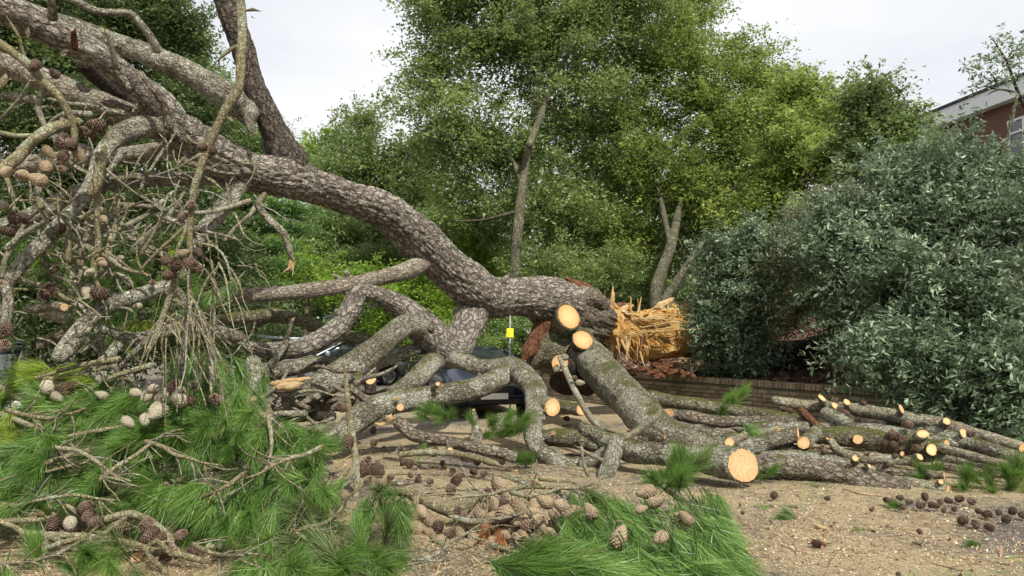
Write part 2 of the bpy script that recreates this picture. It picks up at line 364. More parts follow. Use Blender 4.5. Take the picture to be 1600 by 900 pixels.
# ------------------------------------------------------------------ wood: swept tubes
_seed = [100]
def spline(pts, step):
    p = np.asarray(pts, float)
    if len(p) == 2: p = np.array([p[0], (p[0] + p[1]) / 2, p[1]])
    e = np.vstack([2 * p[0] - p[1], p, 2 * p[-1] - p[-2]]); out = []
    for i in range(1, len(e) - 2):
        a, b, c, d = e[i - 1], e[i], e[i + 1], e[i + 2]
        n = max(1, int(np.linalg.norm((c - b)[:3]) / step))
        t = (np.arange(n) / n)[:, None]
        out.append(.5 * ((2 * b) + (c - a) * t + (2 * a - 5 * b + 4 * c - d) * t ** 2 + (3 * b - a - 3 * c + d) * t ** 3))
    out.append(p[-1:]); o = np.vstack(out); o[:, 3] = np.maximum(o[:, 3], .0008)
    return o
def tube(name, pts, mat, parent=None, res=.03, lump=.10, plate=0., ends=('round', 'round'), tilt=None, cell=.06, wig=0., jag=1., cutmat='cut'):
    """pts: (x,y,z,r) world. ends: round | cut | broken | taper"""
    _seed[0] += 1; s = _seed[0]
    rmean = np.mean([q[3] for q in pts])
    step = max(res * 2.4 if rmean < .02 else res, rmean * .22, .004)
    c = spline(pts, step); C = c[:, :3]; r = c[:, 3].copy(); n = len(C)
    if wig:
        w = np.stack([vnoise(np.stack([np.arange(n) * step * 3.5, np.full(n, k * 7.3), np.full(n, s * 1.7)], 1), k) - .5 for k in range(3)], 1)
        C = C + w * wig * np.minimum(1, np.minimum(np.arange(n), np.arange(n)[::-1]) / 6.)[:, None]
    T = np.gradient(C, axis=0); T /= np.linalg.norm(T, axis=1)[:, None] + 1e-9
    U = np.zeros_like(C); u = np.cross(T[0], [0, 0, 1.]); u = u if np.linalg.norm(u) > .1 else np.cross(T[0], [1., 0, 0]); u /= np.linalg.norm(u); U[0] = u
    for i in range(1, n):
        u = u - T[i] * np.dot(u, T[i]); u /= np.linalg.norm(u) + 1e-9; U[i] = u
    V = np.cross(T, U)
    seg = int(np.clip(2 * math.pi * rmean / res, 6, 140)); th = np.arange(seg) * 2 * math.pi / seg
    S = np.concatenate([[0], np.cumsum(np.linalg.norm(np.diff(C, axis=0), axis=1))])
    ct, sn = np.cos(th), np.sin(th)
    for k, e in ((0, ends[0]), (1, ends[1])):
        dist = S if k == 0 else S[-1] - S
        rr = r[0] if k == 0 else r[-1]
        if e == 'round': r *= np.sqrt(np.clip(1 - np.clip(1 - dist / (rr * .7 + 1e-9), 0, 1) ** 2, .02, 1))
        if e == 'taper': r *= np.clip(dist / (rr * 3 + 1e-9), .08, 1)
    bc = np.stack([r[:, None] * ct, r[:, None] * sn, np.repeat(S[:, None], seg, 1)], 2).reshape(-1, 3)
    off = np.array([s * 3.17 % 50, s * 1.31 % 50, s * 7.7 % 50]); q = bc + off
    ra = np.repeat(r, seg)
    d = np.ones(len(q))
    if lump: d += lump * 2.2 * (fbm(q * np.array([1, 1, .6]) / (rmean * 1.3), s, 3) - .5)
    R = ra * d
    if plate:
        wob = np.stack([fbm(q * 13, s + 40 + k, 2) - .5 for k in range(3)], 1) * .09
        a, b = worley((q + wob) * np.array([1 / cell, 1 / cell, 1 / cell / 2.4]), s)
        R = R + plate * (np.clip((b - a) / .3, 0, 1) - .8) + plate * .5 * (vnoise(q * 60, s) - .5)
    R = R.reshape(n, seg)
    along = np.zeros((n, seg))
    if tilt is not None:                                   # slanted saw cut at the far end
        for k in range(2):
            if tilt[k] is None: continue
            tn = Vector(tilt[k]).normalized(); i0 = 0 if k == 0 else n - 1; dist = S if k == 0 else S[-1] - S
            tnv = np.array(tn); dt = np.dot(T[i0], tnv)
            if abs(dt) < .35: tnv = tnv + T[i0] * (.6 if dt >= 0 else -.6); dt = np.dot(T[i0], tnv)
            cutoff = -(R[i0] * (ct * np.dot(U[i0], tnv) + sn * np.dot(V[i0], tnv))) / dt
            wgt = np.clip(1 - dist / (r[i0] * 2.5), 0, 1)[:, None]
            along += wgt * cutoff[None]
    if 'broken' in ends:
        for k in range(2):
            if ends[k] == 'broken':
                i0 = 0 if k == 0 else n - 1; dist = S if k == 0 else S[-1] - S
                j = (hsh(np.arange(seg), np.full(seg, s), np.full(seg, 3), s) - .3) * r[i0] * 1.6 * jag + np.sin(th + s) * r[i0] * .9 * jag
                along += (-1 if k == 0 else 1) * np.clip(1 - dist / (r[i0] * 3), 0, 1)[:, None] * j[None]
    vtx = C[:, None] + U[:, None] * (R * ct)[:, :, None] + V[:, None] * (R * sn)[:, :, None] + T[:, None] * along[:, :, None]
    vtx = vtx.reshape(-1, 3)
    i, j = np.meshgrid(np.arange(n - 1), np.arange(seg), indexing='ij'); j2 = (j + 1) % seg
    quads = np.stack([i * seg + j, (i + 1) * seg + j, (i + 1) * seg + j2, i * seg + j2], 2).reshape(-1, 4)[:, ::-1]
    vv = [vtx]; bb = [q]; tr = []; base = len(vtx)
    for k in range(2):
        ring = np.arange(seg) + (0 if k == 0 else (n - 1) * seg); cc = vtx[ring].mean(0)
        if ends[k] == 'broken': cc = cc - T[0 if k == 0 else -1] * (-1 if k == 0 else 1) * r[0 if k == 0 else -1] * .5
        vv.append(cc[None]); bb.append(q[ring].mean(0)[None]); a, b = ring, np.roll(ring, -1)
        tt = np.stack([a, b, np.full(seg, base)], 1); tr.append(tt if k == 1 else tt[:, ::-1]); base += 1
    o = mk(name, np.vstack(vv), quads, np.vstack(tr), M[mat] if isinstance(mat, str) else mat, parent, vecattr={'bc': np.vstack(bb)})
    for k in range(2):
        if ends[k] in ('cut', 'broken'):
            ring = np.arange(seg) + (0 if k == 0 else (n - 1) * seg); rv = vtx[ring]; cc = rv.mean(0)
            nrm = T[0] * -1 if k == 0 else T[-1]; nr = 4; fv = [cc + nrm * .004]; fb = [[0, 0, 0]]; fr = [0]
            loc = np.stack([R[0 if k == 0 else -1] * ct, R[0 if k == 0 else -1] * sn, np.zeros(seg)], 1)
            for g in range(1, nr + 1):
                fac = g / nr * (.89 if ends[k] == 'cut' else .9)
                w = rv * fac + cc * (1 - fac) + nrm * .004 + (nrm * (vnoise(rv * 40 + g, s) * .006)[:, None] if ends[k] == 'cut' else 0)
                if ends[k] == 'broken': w = w + nrm * ((hsh(np.arange(seg), np.full(seg, g), np.full(seg, s), 5) - .45) * r[0 if k == 0 else -1] * .9)[:, None]
                fv.extend(w); fb.extend(loc * fac); fr.extend([g / nr] * seg)
            qd = []; t3 = []
            for g in range(nr - 1):
                for h in range(seg):
                    a = 1 + g * seg + h; b = 1 + g * seg + (h + 1) % seg; qd.append((a, a + seg, b + seg, b))
            for h in range(seg): t3.append((0, 1 + h, 1 + (h + 1) % seg))
            if k == 0: qd = [x[::-1] for x in qd]; t3 = [x[::-1] for x in t3]
            mk('cut_face' if ends[k] == 'cut' else 'broken_end', np.array(fv), qd, t3, M[cutmat if ends[k] == 'cut' else 'splinter'], o, smooth=ends[k] == 'cut', vecattr={'bc': np.array(fb) + (0 if ends[k] == 'cut' else .3)}, pattr={'rr': np.array(fr)})
    return o
def px(*pts, **k):
    """photo-pixel polyline -> world; each (x,y,Y,r)"""
    return [pr(*p, **k) for p in pts]

# ------------------------------------------------------------------ ground, garden bed, wall
def ground():
    xs = np.concatenate([[-400, -120, -40], np.linspace(-14, 14, 113), [40, 120, 400]]); ys = np.concatenate([[-60, -10], np.linspace(2, 30, 113), [60, 140, 500]])
    X, Y = np.meshgrid(xs, ys, indexing='ij'); p = np.stack([X.ravel(), Y.ravel(), np.zeros(X.size)], 1)
    p[:, 2] = (fbm(p * [.9, .9, 1], 3, 3) - .5) * .03 * ((p[:, 1] > 2) & (p[:, 1] < 30) & (abs(p[:, 0]) < 14))
    n, m = X.shape; i, j = np.meshgrid(np.arange(n - 1), np.arange(m - 1), indexing='ij')
    q = np.stack([i * m + j, (i + 1) * m + j, (i + 1) * m + j + 1, i * m + j + 1], 2).reshape(-1, 4)
    tag(mk('ground', p, q, None, M['ground']), 'asphalt ground strewn with sawdust and wood chips', kind='structure')
ground()
W0 = np.array([2.39, 17.5]); WD = np.array([3.3, -5.3]); WL = np.linalg.norm(WD); WU = WD / WL; WN = np.array([-WU[1], WU[0]])   # WN points into the garden
if WN[0] < 0: WN = -WN
def bed():
    na, nb = 90, 50; a = np.linspace(-9, 14, na); b = .11 + (np.linspace(0, 1, nb) ** 2) * 22
    A, B = np.meshgrid(a, b, indexing='ij')
    x = W0[0] + WU[0] * A + WN[0] * B; y = W0[1] + WU[1] * A + WN[1] * B
    p = np.stack([x.ravel(), y.ravel(), np.zeros(x.size)], 1)
    h = .64 + .30 * np.clip(B.ravel() / 2.5, 0, 1) + .26 * (fbm(p * [1.3, 1.3, 1], 9, 4) - .4) * np.clip(B.ravel() / .6, 0, 1)
    p[:, 2] = h
    i, j = np.meshgrid(np.arange(na - 1), np.arange(nb - 1), indexing='ij')
    q = np.stack([i * nb + j, (i + 1) * nb + j, (i + 1) * nb + j + 1, i * nb + j + 1], 2).reshape(-1, 4)
    tag(mk('garden_ground', p, q, None, M['soil']), 'raised garden soil littered with bark behind the wall', kind='structure')
bed()
def box_np(sx, sy, sz, bev=0.):
    x, y, z = sx / 2, sy / 2, sz / 2; b = bev
    v = [(sxx * (x - (b if k == 2 else 0)), syy * (y - (b if k == 1 else 0)), szz * (z - (b if k == 0 else 0))) for sxx in (-1, 1) for syy in (-1, 1) for szz in (-1, 1) for k in range(1)]
    v = [(a * x, c * y, d * z) for a in (-1, 1) for c in (-1, 1) for d in (-1, 1)]
    q = [(0, 1, 3, 2), (4, 6, 7, 5), (0, 4, 5, 1), (2, 3, 7, 6), (0, 2, 6, 4), (1, 5, 7, 3)]
    return np.array(v), q
def box(name, c, s, mat, parent=None, rz=0., bev=0., rx=0., ry=0.):
    """bevelled box with its own mesh"""
    v, q = box_np(*s)
    if bev:
        import bmesh
        me = bpy.data.meshes.new(name); bm = bmesh.new(); vs = [bm.verts.new(x) for x in v]
        for f in q: bm.faces.new([vs[i] for i in f])
        bmesh.ops.recalc_face_normals(bm, faces=bm.faces)
        bmesh.ops.bevel(bm, geom=list(bm.edges), offset=bev, segments=2, affect='EDGES', profile=.5); bm.to_mesh(me); bm.free()
        me.materials.append(M[mat])
        o = ob(name, me, parent)
    else: o = mk(name, v, q, None, M[mat], parent, smooth=False)
    o.location = c; o.rotation_euler = (rx, ry, rz)
    return o
def brick_wall():
    wall = empty('brick_wall', (W0[0], W0[1], 0), math.atan2(WU[1], WU[0]))
    tag(wall, 'low weathered brick garden wall with mossy coping behind the cut logs', 'wall')
    x0, x1 = -3.0, 12.0
    v, q = box_np(x1 - x0, .19, .635); core = mk('mortar_core', v, q, None, M['mortar'], wall, smooth=False); core.location = ((x0 + x1) / 2, 0, .3175)
    import bmesh
    def brickmesh(sx, sy, sz, s):
        bm = bmesh.new(); v, q = box_np(sx, sy, sz); vs = [bm.verts.new(x) for x in v]
        for f in q: bm.faces.new([vs[i] for i in f])
        bmesh.ops.recalc_face_normals(bm, faces=bm.faces)
        bmesh.ops.bevel(bm, geom=list(bm.edges), offset=.006, segments=1, affect='EDGES'); r = np.random.RandomState(s)
        for x in bm.verts: x.co += Vector(r.uniform(-.002, .002, 3))
        me = bpy.data.meshes.new('brick'); bm.to_mesh(me); bm.free(); me.materials.append(M['brick']); return me
    ms = [brickmesh(.214, .106, .064, k) for k in range(4)]; cp = [brickmesh(.065, .24, .106, 10 + k) for k in range(3)]
    r = np.random.RandomState(5); cand = []
    for row in range(8):
        z = .045 + row * .0745
        for k in range(int((x1 - x0) / .225)):
            x = x0 + .112 + k * .225 + (.1125 if row % 2 else 0)
            if x > x1 - .1: continue
            cand.append((x, -.058 if True else 0, z, 0))
    for k in range(int((x1 - x0) / .0755)):
        cand.append((x0 + .04 + k * .0755, 0, .698, 1))
    def vis(c):
        x = W0[0] + WU[0] * c[0]; y = W0[1] + WU[1] * c[0]; pxx = 800 + F * x / y; pyy = 520 + (CH - c[2]) * F / y
        return 955 < pxx < 1400 and pyy < 668 - max(0, 1000 - pxx) * .1 and c[2] > .2
    near = sorted([c for c in cand if vis(c)], key=lambda c: -c[0] - (3 if c[3] else 0)); chosen = near[:300]; ids = set(map(id, chosen))
    side = -1 if (WN @ np.array([-math.sin(wall.rotation_euler.z), math.cos(wall.rotation_euler.z)])) > 0 else 1
    for c in chosen:
        o = ob('brick', (cp if c[3] else ms)[r.randint(3)], wall); o.location = (c[0], side * .058 + r.uniform(-.003, .003) if not c[3] else r.uniform(-.006, .006), c[2] + r.uniform(-.002, .002)); o.rotation_euler = (r.uniform(-.01, .01), 0, r.uniform(-.012, .012))
    for nm, kind in (('distant_brickwork', 0), ('distant_coping', 1)):
        vv = []; qq = []; tt = []; nb = 0
        for c in cand:
            if id(c) in ids or c[3] != kind: continue
            v, q = box_np(*((.065, .24, .106) if kind else (.214, .106, .064))); vv.append(v + [c[0], 0 if kind else side * .058 + r.uniform(-.003, .003), c[2]]); qq += [[i + nb for i in f] for f in q]; nb += 8
        if nb: tag(mk(nm, np.vstack(vv), qq, None, M['brick'], wall, smooth=False), kind='stuff')
brick_wall()

# ------------------------------------------------------------------ the fallen pine
pine = empty('fallen_pine_tree', P(905, 560, 13.5)); PO = Vector(pine.location)
tag(pine, 'huge fallen pine with furrowed trunk arching from its snapped base over the road', 'tree')
def rel(pts, o=PO): return [(p[0] - o.x, p[1] - o.y, p[2] - o.z, p[3]) for p in pts]
def limb(name, pts, mat='limb', ends=('round', 'round'), res=.03, lump=.12, plate=0., **k):
    return tube(name, rel(px(*pts)), mat, pine, res, lump, plate, ends, **k)
limb('trunk', [(900, 478, 14.4, 34), (870, 471, 14.0, 37), (835, 466, 13.7, 33), (800, 463, 13.4, 30), (762, 464, 13.1, 35), (728, 441, 12.7, 34), (692, 411, 12.3, 32), (655, 375, 11.9, 35), (625, 348, 11.6, 32), (600, 327, 11.3, 29), (540, 306, 10.7, 27), (475, 286, 10.1, 31), (430, 276, 9.7, 31), (390, 268, 9.4, 30), (340, 247, 9.0, 32), (300, 222, 8.7, 33), (262, 190, 8.4, 27), (245, 168, 8.3, 22)], 'trunk', ('round', 'round'), .016, .18, .034, cell=.085)
limb('limb', [(275, 200, 8.5, 26), (250, 165, 8.3, 26), (217, 138, 8.1, 23), (180, 107, 7.9, 20), (150, 84, 7.7, 21), (105, 60, 7.5, 23), (55, 36, 7.3, 24), (0, 8, 7.1, 26), (-60, -20, 7.0, 26)], 'trunk', plate=.012, res=.016, cell=.06)
limb('limb', [(400, 190, 9.6, 18), (372, 165, 9.45, 20), (350, 148, 9.3, 22), (320, 128, 9.2, 20), (290, 110, 9.1, 19), (233, 86, 9.0, 18), (167, 62, 8.9, 16), (100, 38, 8.8, 15), (40, 15, 8.7, 14), (-30, -14, 8.6, 13)], 'lichen', plate=.008, res=.018)
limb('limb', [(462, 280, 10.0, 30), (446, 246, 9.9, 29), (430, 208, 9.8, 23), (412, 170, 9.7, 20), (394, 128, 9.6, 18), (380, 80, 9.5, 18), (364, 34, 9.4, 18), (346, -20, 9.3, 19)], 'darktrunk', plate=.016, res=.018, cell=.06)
limb('limb', [(270, 215, 8.6, 20), (235, 194, 8.5, 18), (200, 178, 8.4, 18), (133, 153, 8.2, 20), (67, 124, 8.0, 19), (0, 98, 7.9, 17), (-50, 82, 7.8, 16)], 'limb', plate=.008, res=.018)
limb('limb', [(262, 205, 8.3, 14), (233, 198, 8.1, 17), (200, 205, 7.9, 17), (176, 220, 7.7, 14), (160, 240, 7.5, 12), (150, 268, 7.4, 11), (137, 300, 7.3, 12), (100, 343, 7.1, 11), (67, 380, 7.0, 12), (33, 413, 6.9, 12), (12, 450, 6.8, 8), (6, 500, 6.8, 6)], 'lichen')
limb('limb', [(290, 238, 8.8, 14), (250, 236, 8.9, 14), (200, 243, 9.0, 14), (100, 250, 9.1, 14), (0, 262, 9.2, 12), (-40, 266, 9.2, 12)], 'limb')
limb('limb', [(372, 284, 9.4, 12), (317, 279, 9.3, 11), (233, 281, 9.1, 13), (167, 286, 8.9, 13), (110, 308, 8.6, 13), (67, 328, 8.4, 13), (30, 345, 8.2, 12), (-20, 360, 8.0, 11)], 'lichen')
limb('limb', [(402, 262, 9.5, 16), (382, 278, 9.35, 16), (361, 308, 9.1, 14), (335, 342, 9.0, 13), (312, 368, 8.9, 12), (300, 395, 8.8, 10), (285, 440, 8.7, 8)], 'lichen')
limb('limb', [(696, 388, 12.3, 15), (672, 400, 12.1, 17), (650, 416, 11.8, 16), (632, 424, 11.7, 14), (600, 433, 11.5, 12), (533, 447, 11.1, 12), (467, 456, 10.8, 12), (400, 461, 10.5, 11), (345, 462, 10.3, 11), (300, 470, 10.1, 9)], 'limb', res=.02)
limb('limb', [(780, 448, 13.3, 18), (762, 460, 13.15, 24), (742, 484, 12.95, 27), (728, 512, 12.7, 27), (710, 545, 12.4, 25), (696, 546, 12.2, 24), (680, 530, 12.1, 27), (655, 506, 11.9, 25), (627, 480, 11.7, 20), (602, 466, 11.5, 16), (578, 457, 11.3, 14), (560, 460, 11.2, 15), (550, 480, 11.1, 16), (533, 507, 11.0, 16), (502, 530, 10.8, 16), (467, 544, 10.6, 15), (433, 547, 10.4, 14), (405, 546, 10.3, 11), (380, 540, 10.2, 9)], 'trunk', res=.018, plate=.01, cell=.06)
limb('limb', [(694, 524, 12.2, 18), (668, 512, 12.0, 20), (640, 508, 11.6, 18), (617, 520, 11.4, 18), (590, 543, 11.1, 20), (557, 570, 10.9, 22), (524, 590, 10.7, 22), (480, 612, 10.5, 20), (440, 632, 10.4, 14)], 'lichen', res=.02)
limb('limb', [(556, 580, 10.6, 9), (560, 600, 10.5, 8), (562, 625, 10.4, 7), (562, 655, 10.3, 5)], 'moss')
limb('limb', [(668, 543, 12.2, 9), (640, 548, 11.9, 10), (600, 562, 11.7, 11), (560, 572, 11.6, 12), (500, 568, 11.4, 12), (455, 575, 11.2, 13), (420, 582, 11.1, 12), (395, 590, 11.0, 9)], 'lichen')
limb('limb', [(392, 505, 11.6, 12), (420, 493, 11.7, 12), (467, 500, 11.9, 10), (500, 513, 12.0, 10), (545, 526, 12.1, 10), (590, 536, 12.2, 10), (640, 560, 12.3, 10)], 'moss')
limb('limb', [(706, 536, 12.5, 18), (690, 550, 12.3, 20), (676, 566, 12.0, 17), (652, 590, 11.6, 16), (628, 606, 11.4, 13), (605, 618, 11.2, 10)], 'lichen')
limb('limb', [(700, 560, 12.2, 16), (720, 563, 12.0, 14), (748, 573, 11.9, 13), (777, 572, 11.8, 12), (800, 572, 11.7, 15), (820, 588, 11.3, 18), (836, 610, 11.0, 18), (838, 632, 10.7, 17), (835, 655, 10.4, 16), (832, 678, 10.1, 15), (840, 700, 9.95, 14), (862, 716, 9.85, 14), (886, 726, 9.8, 13), (912, 724, 9.8, 11)], 'lichen', res=.018)
limb('limb', [(822, 572, 11.7, 14), (800, 579, 11.65, 15), (777, 592, 11.4, 17), (748, 605, 11.1, 17), (700, 615, 10.8, 17), (632, 626, 10.5, 18), (596, 634, 10.3, 19), (568, 648, 10.2, 20), (546, 668, 10.1, 17), (520, 682, 10.0, 16), (500, 690, 9.9, 13)], 'lichen', res=.018)
limb('limb', [(895, 520, 14.3, 26), (905, 545, 14.0, 28), (925, 564, 13.6, 29), (949, 592, 12.8, 29), (978, 620, 12.0, 29), (1003, 648, 11.4, 30), (1030, 672, 10.9, 27), (1071, 690, 10.5, 23), (1120, 700, 10.2, 18), (1165, 706, 10.0, 13)], 'lichen', res=.018, plate=.01, cell=.05)
limb('limb', [(905, 665, 9.9, 9), (950, 690, 9.6, 15), (985, 705, 9.3, 18), (1033, 709, 9.0, 18), (1090, 716, 8.7, 21), (1130, 722, 8.45, 25), (1160, 728, 8.3, 28)], 'lichen', ('round', 'cut'), .016, plate=.008, cell=.045, tilt=(None, (.35, -.9, .12)))
limb('limb', [(985, 708, 9.5, 10), (965, 688, 9.4, 13), (958, 712, 9.2, 13), (948, 740, 9.0, 13), (940, 758, 8.9, 10)], 'lichen')
limb('limb', [(960, 700, 9.5, 12), (930, 718, 9.6, 11), (905, 728, 9.7, 9)], 'lichen')
limb('branch', [(873, 556, 11.5, 3), (882, 575, 11.3, 5), (893, 600, 11.0, 5), (913, 638, 10.6, 5), (933, 666, 10.2, 5), (955, 692, 9.8, 6)], 'twigb')
limb('branch', [(975, 688, 9.5, 6), (1000, 670, 9.5, 6), (1025, 652, 9.5, 5), (1033, 640, 9.5, 3)], 'twigb')
limb('branch', [(955, 725, 9.1, 4), (925, 712, 9.2, 3), (905, 700, 9.3, 2), (897, 696, 9.3, 1.5)], 'twigb')
limb('branch', [(920, 745, 8.9, 4), (912, 725, 8.9, 3), (908, 695, 8.9, 2.5)], 'twigb')
for (a, b, r1, nm) in (((878, 556, 11.5), (887, 560, 11.4), 6, 'knot'), ((874, 572, 11.4), (866, 580, 11.3), 6, 'knot')):
    limb(nm, [(*a, r1), (*b, r1 * .8)], 'lichen')
# snapped butt of the trunk and its stubs
butt = limb('snapped_butt', [(838, 468, 13.8, 28), (862, 478, 14.1, 38), (885, 490, 14.4, 46), (908, 500, 14.7, 50), (926, 508, 14.9, 44)], 'rough', ('round', 'broken'), .02, .3, .05, cell=.12, cutmat='torn', jag=.35)
limb('mossy_burr', [(905, 545, 14.4, 24), (880, 548, 14.1, 40), (852, 548, 13.9, 38), (832, 552, 13.8, 26)], 'moss', res=.025, lump=.3, plate=.02)
limb('torn_root_flange', [(905, 480, 14.2, 26), (872, 500, 14.0, 20), (846, 522, 13.8, 15), (826, 548, 13.6, 13), (812, 570, 13.5, 8)], 'redbark', ('round', 'taper'), res=.02, lump=.5)
limb('torn_root_flange', [(880, 500, 14.2, 26), (850, 530, 13.9, 24), (836, 560, 13.8, 20), (830, 590, 13.8, 12)], 'rough', ('round', 'taper'), res=.02, lump=.5, plate=.03)
limb('torn_root_flange', [(930, 600, 14.4, 22), (905, 590, 14.2, 30), (880, 592, 14.0, 28), (862, 585, 13.9, 18)], 'dark', res=.025, lump=.3)
limb('sawn_stub', [(868, 520, 14.3, 30), (878, 506, 13.9, 25), (888, 494, 13.5, 22)], 'moss', ('round', 'cut'), .02, .12, .008, tilt=(None, (.45, -.75, .35)), cutmat='cutold')
limb('sawn_stub', [(915, 560, 14.1, 22), (912, 545, 13.8, 20), (910, 531, 13.4, 17)], 'moss', ('round', 'cut'), .02, .12, .008, tilt=(None, (.25, -.85, .35)), cutmat='cutold')
limb('sawn_stub', [(895, 585, 13.9, 18), (884, 575, 13.5, 16), (875, 567, 13.1, 14)], 'dark', ('round', 'cut'), .02, .1, 0, tilt=(None, (-.2, -.9, .2)), cutmat='cutold')
limb('bark_flap', [(948, 505, 15.0, 12), (925, 470, 14.8, 18), (905, 452, 14.7, 13), (888, 440, 14.6, 6)], 'redbark', ('round', 'broken'), .02, .35)
limb('bark_flap', [(870, 478, 14.0, 12), (885, 466, 14.1, 16), (925, 468, 14.3, 18), (955, 490, 14.6, 14)], 'rough', ('round', 'taper'), .02, .3, .02)
limb('sawn_stub', [(848, 630, 10.9, 14), (856, 634, 10.6, 14), (863, 636, 10.45, 15)], 'log', ('round', 'cut'), .02, .1, tilt=(None, (.45, -.85, .05)))
# sawn twig stubs on the limbs: (base, tip, r, sawn?)
for a, b, r in [((634, 636, 10.4), (626, 636, 10.2), 7), ((676, 607, 10.6), (684, 600, 10.4), 4)]:
    limb('sawn_stub', [(*a, r), (*b, r * .95)], 'lichen', ('round', 'cut'), tilt=(None, (0, -1, .1)))
for pts, m in [([(83, 32, 7.1, 9), (82, 15, 7.0, 7), (78, -8, 6.9, 6)], 'rough'), ([(118, 80, 7.5, 6), (116, 62, 7.4, 5), (115, 48, 7.3, 4)], 'redbark'), ([(182, 108, 7.6, 5), (176, 80, 7.5, 4), (167, 50, 7.4, 4)], 'twigb'),
               ([(265, 205, 8.0, 9), (260, 175, 7.9, 7), (247, 147, 7.8, 7), (232, 132, 7.8, 5), (222, 116, 7.8, 4)], 'rough'), ([(248, 84, 8.7, 9), (240, 66, 8.6, 7), (227, 46, 8.5, 6), (205, 22, 8.4, 6), (180, 20, 8.3, 6), (150, 17, 8.2, 6), (113, -2, 8.0, 6)], 'lichen')]:
    limb('broken_stub', pts, m, ('round', 'broken'))
limb('branch', [(392, 158, 9.7, 10), (390, 190, 9.1, 8), (394, 206, 9.0, 5)], 'lichen', ('round', 'broken'))
limb('branch', [(402, 312, 9.3, 6), (410, 332, 9.3, 6), (428, 350, 9.2, 6), (446, 370, 9.2, 6), (455, 403, 9.2, 5)], 'lichen', ('round', 'broken'))
limb('branch', [(415, 300, 9.5, 5), (395, 330, 9.3, 5), (370, 352, 9.2, 4), (350, 378, 9.1, 3)], 'twigb')
# hanging sticks in front of the trunk
limb('branch', [(372, -20, 6.6, 8), (379, 40, 6.6, 8), (377, 85, 6.55, 8), (374, 132, 6.5, 8), (357, 165, 6.5, 8), (341, 195, 6.5, 7), (325, 228, 6.45, 7), (314, 262, 6.4, 6), (304, 295, 6.4, 6), (299, 330, 6.4, 5), (297, 370, 6.4, 5), (298, 410, 6.4, 4.5), (296, 445, 6.4, 4), (300, 470, 6.4, 3)], 'twig', ('round', 'taper'))
for pts in [[(378, 18, 6.6, 4), (395, 15, 6.6, 3), (409, 18, 6.6, 3)], [(374, 68, 6.55, 4), (350, 85, 6.5, 3.5), (335, 100, 6.45, 2)], [(352, 182, 6.5, 4), (366, 190, 6.45, 3.5)], [(318, 238, 6.4, 4), (300, 250, 6.4, 4)],
            [(318, 275, 6.4, 3), (335, 285, 6.3, 2.5), (352, 300, 6.3, 2)], [(300, 345, 6.4, 3.5), (270, 372, 6.4, 3), (240, 400, 6.4, 2.5), (215, 428, 6.4, 2)], [(303, 330, 6.4, 3), (285, 372, 6.4, 3), (275, 400, 6.4, 3), (272, 440, 6.4, 4), (262, 475, 6.4, 5), (245, 520, 6.4, 4), (225, 560, 6.4, 3)],
            [(302, 380, 6.4, 2.5), (335, 385, 6.4, 2), (355, 410, 6.4, 2), (362, 450, 6.4, 1.5)], [(298, 460, 6.4, 3), (310, 485, 6.4, 3), (325, 520, 6.4, 2.5), (345, 560, 6.4, 2), (362, 590, 6.4, 1.5)]]:
    limb('twig', pts, 'twig', ('round', 'taper'))
limb('branch', [(165, 225, 7.0, 4), (160, 260, 7.0, 5), (153, 300, 7.0, 5), (152, 335, 7.0, 5), (154, 383, 7.0, 5), (147, 415, 7.0, 5), (150, 435, 7.0, 4), (156, 452, 7.0, 3)], 'twig', ('round', 'broken'))
limb('branch', [(106, 345, 7.1, 4), (107, 380, 7.0, 5), (107, 408, 7.0, 5)], 'twig', ('round', 'broken'))
limb('branch', [(173, 318, 7.9, 4), (233, 323, 8.2, 4), (283, 332, 8.5, 4), (335, 330, 8.8, 4), (393, 313, 9.2, 5)], 'twigb')
limb('branch', [(275, 298, 8.6, 4), (250, 318, 8.4, 4), (225, 338, 8.2, 4), (167, 367, 7.9, 4), (130, 378, 7.8, 4), (113, 392, 7.7, 2)], 'twigb')
limb('twig', [(224, 340, 8.2, 3), (208, 365, 8.1, 3), (200, 392, 8.1, 2)], 'lichen')
# yellowish arching branches, upper left
limb('branch', [(-10, 275, 6.4, 11), (8, 262, 6.4, 10), (28, 245, 6.45, 9), (42, 230, 6.5, 9), (62, 212, 6.5, 9), (85, 200, 6.6, 9), (113, 192, 6.7, 8), (130, 190, 6.7, 6)], 'twig')
limb('branch', [(-10, 205, 6.4, 4), (25, 212, 6.45, 4), (62, 212, 6.5, 4)], 'twig')
limb('branch', [(-10, 62, 6.5, 7), (15, 78, 6.5, 7), (40, 97, 6.5, 7), (65, 124, 6.6, 7), (92, 150, 6.6, 6), (108, 178, 6.65, 6), (116, 200, 6.7, 6), (117, 225, 6.7, 5)], 'twig')
limb('branch', [(10, 25, 6.4, 2), (30, 58, 6.4, 2.5), (36, 82, 6.5, 3), (42, 98, 6.5, 3)], 'twig')
limb('branch', [(160, 235, 6.9, 8), (155, 262, 6.9, 8), (152, 285, 6.9, 8), (140, 310, 6.9, 8)], 'twig')
limb('branch', [(196, 230, 7.3, 6), (175, 262, 7.2, 5), (162, 278, 7.1, 4)], 'lichen')
limb('branch', [(75, 128, 6.7, 5), (60, 165, 6.7, 5), (75, 208, 6.7, 4)], 'twigb')
limb('branch', [(0, 150, 7.6, 6), (25, 152, 7.6, 7), (50, 155, 7.6, 7), (70, 158, 7.5, 4)], 'rough')
limb('branch', [(-10, 145, 6.8, 6), (5, 130, 6.8, 6), (10, 115, 6.8, 4)], 'twig')
limb('branch', [(128, 100, 7.9, 11), (155, 125, 8.5, 11), (200, 155, 9.0, 11), (235, 172, 9.2, 10)], 'dark')
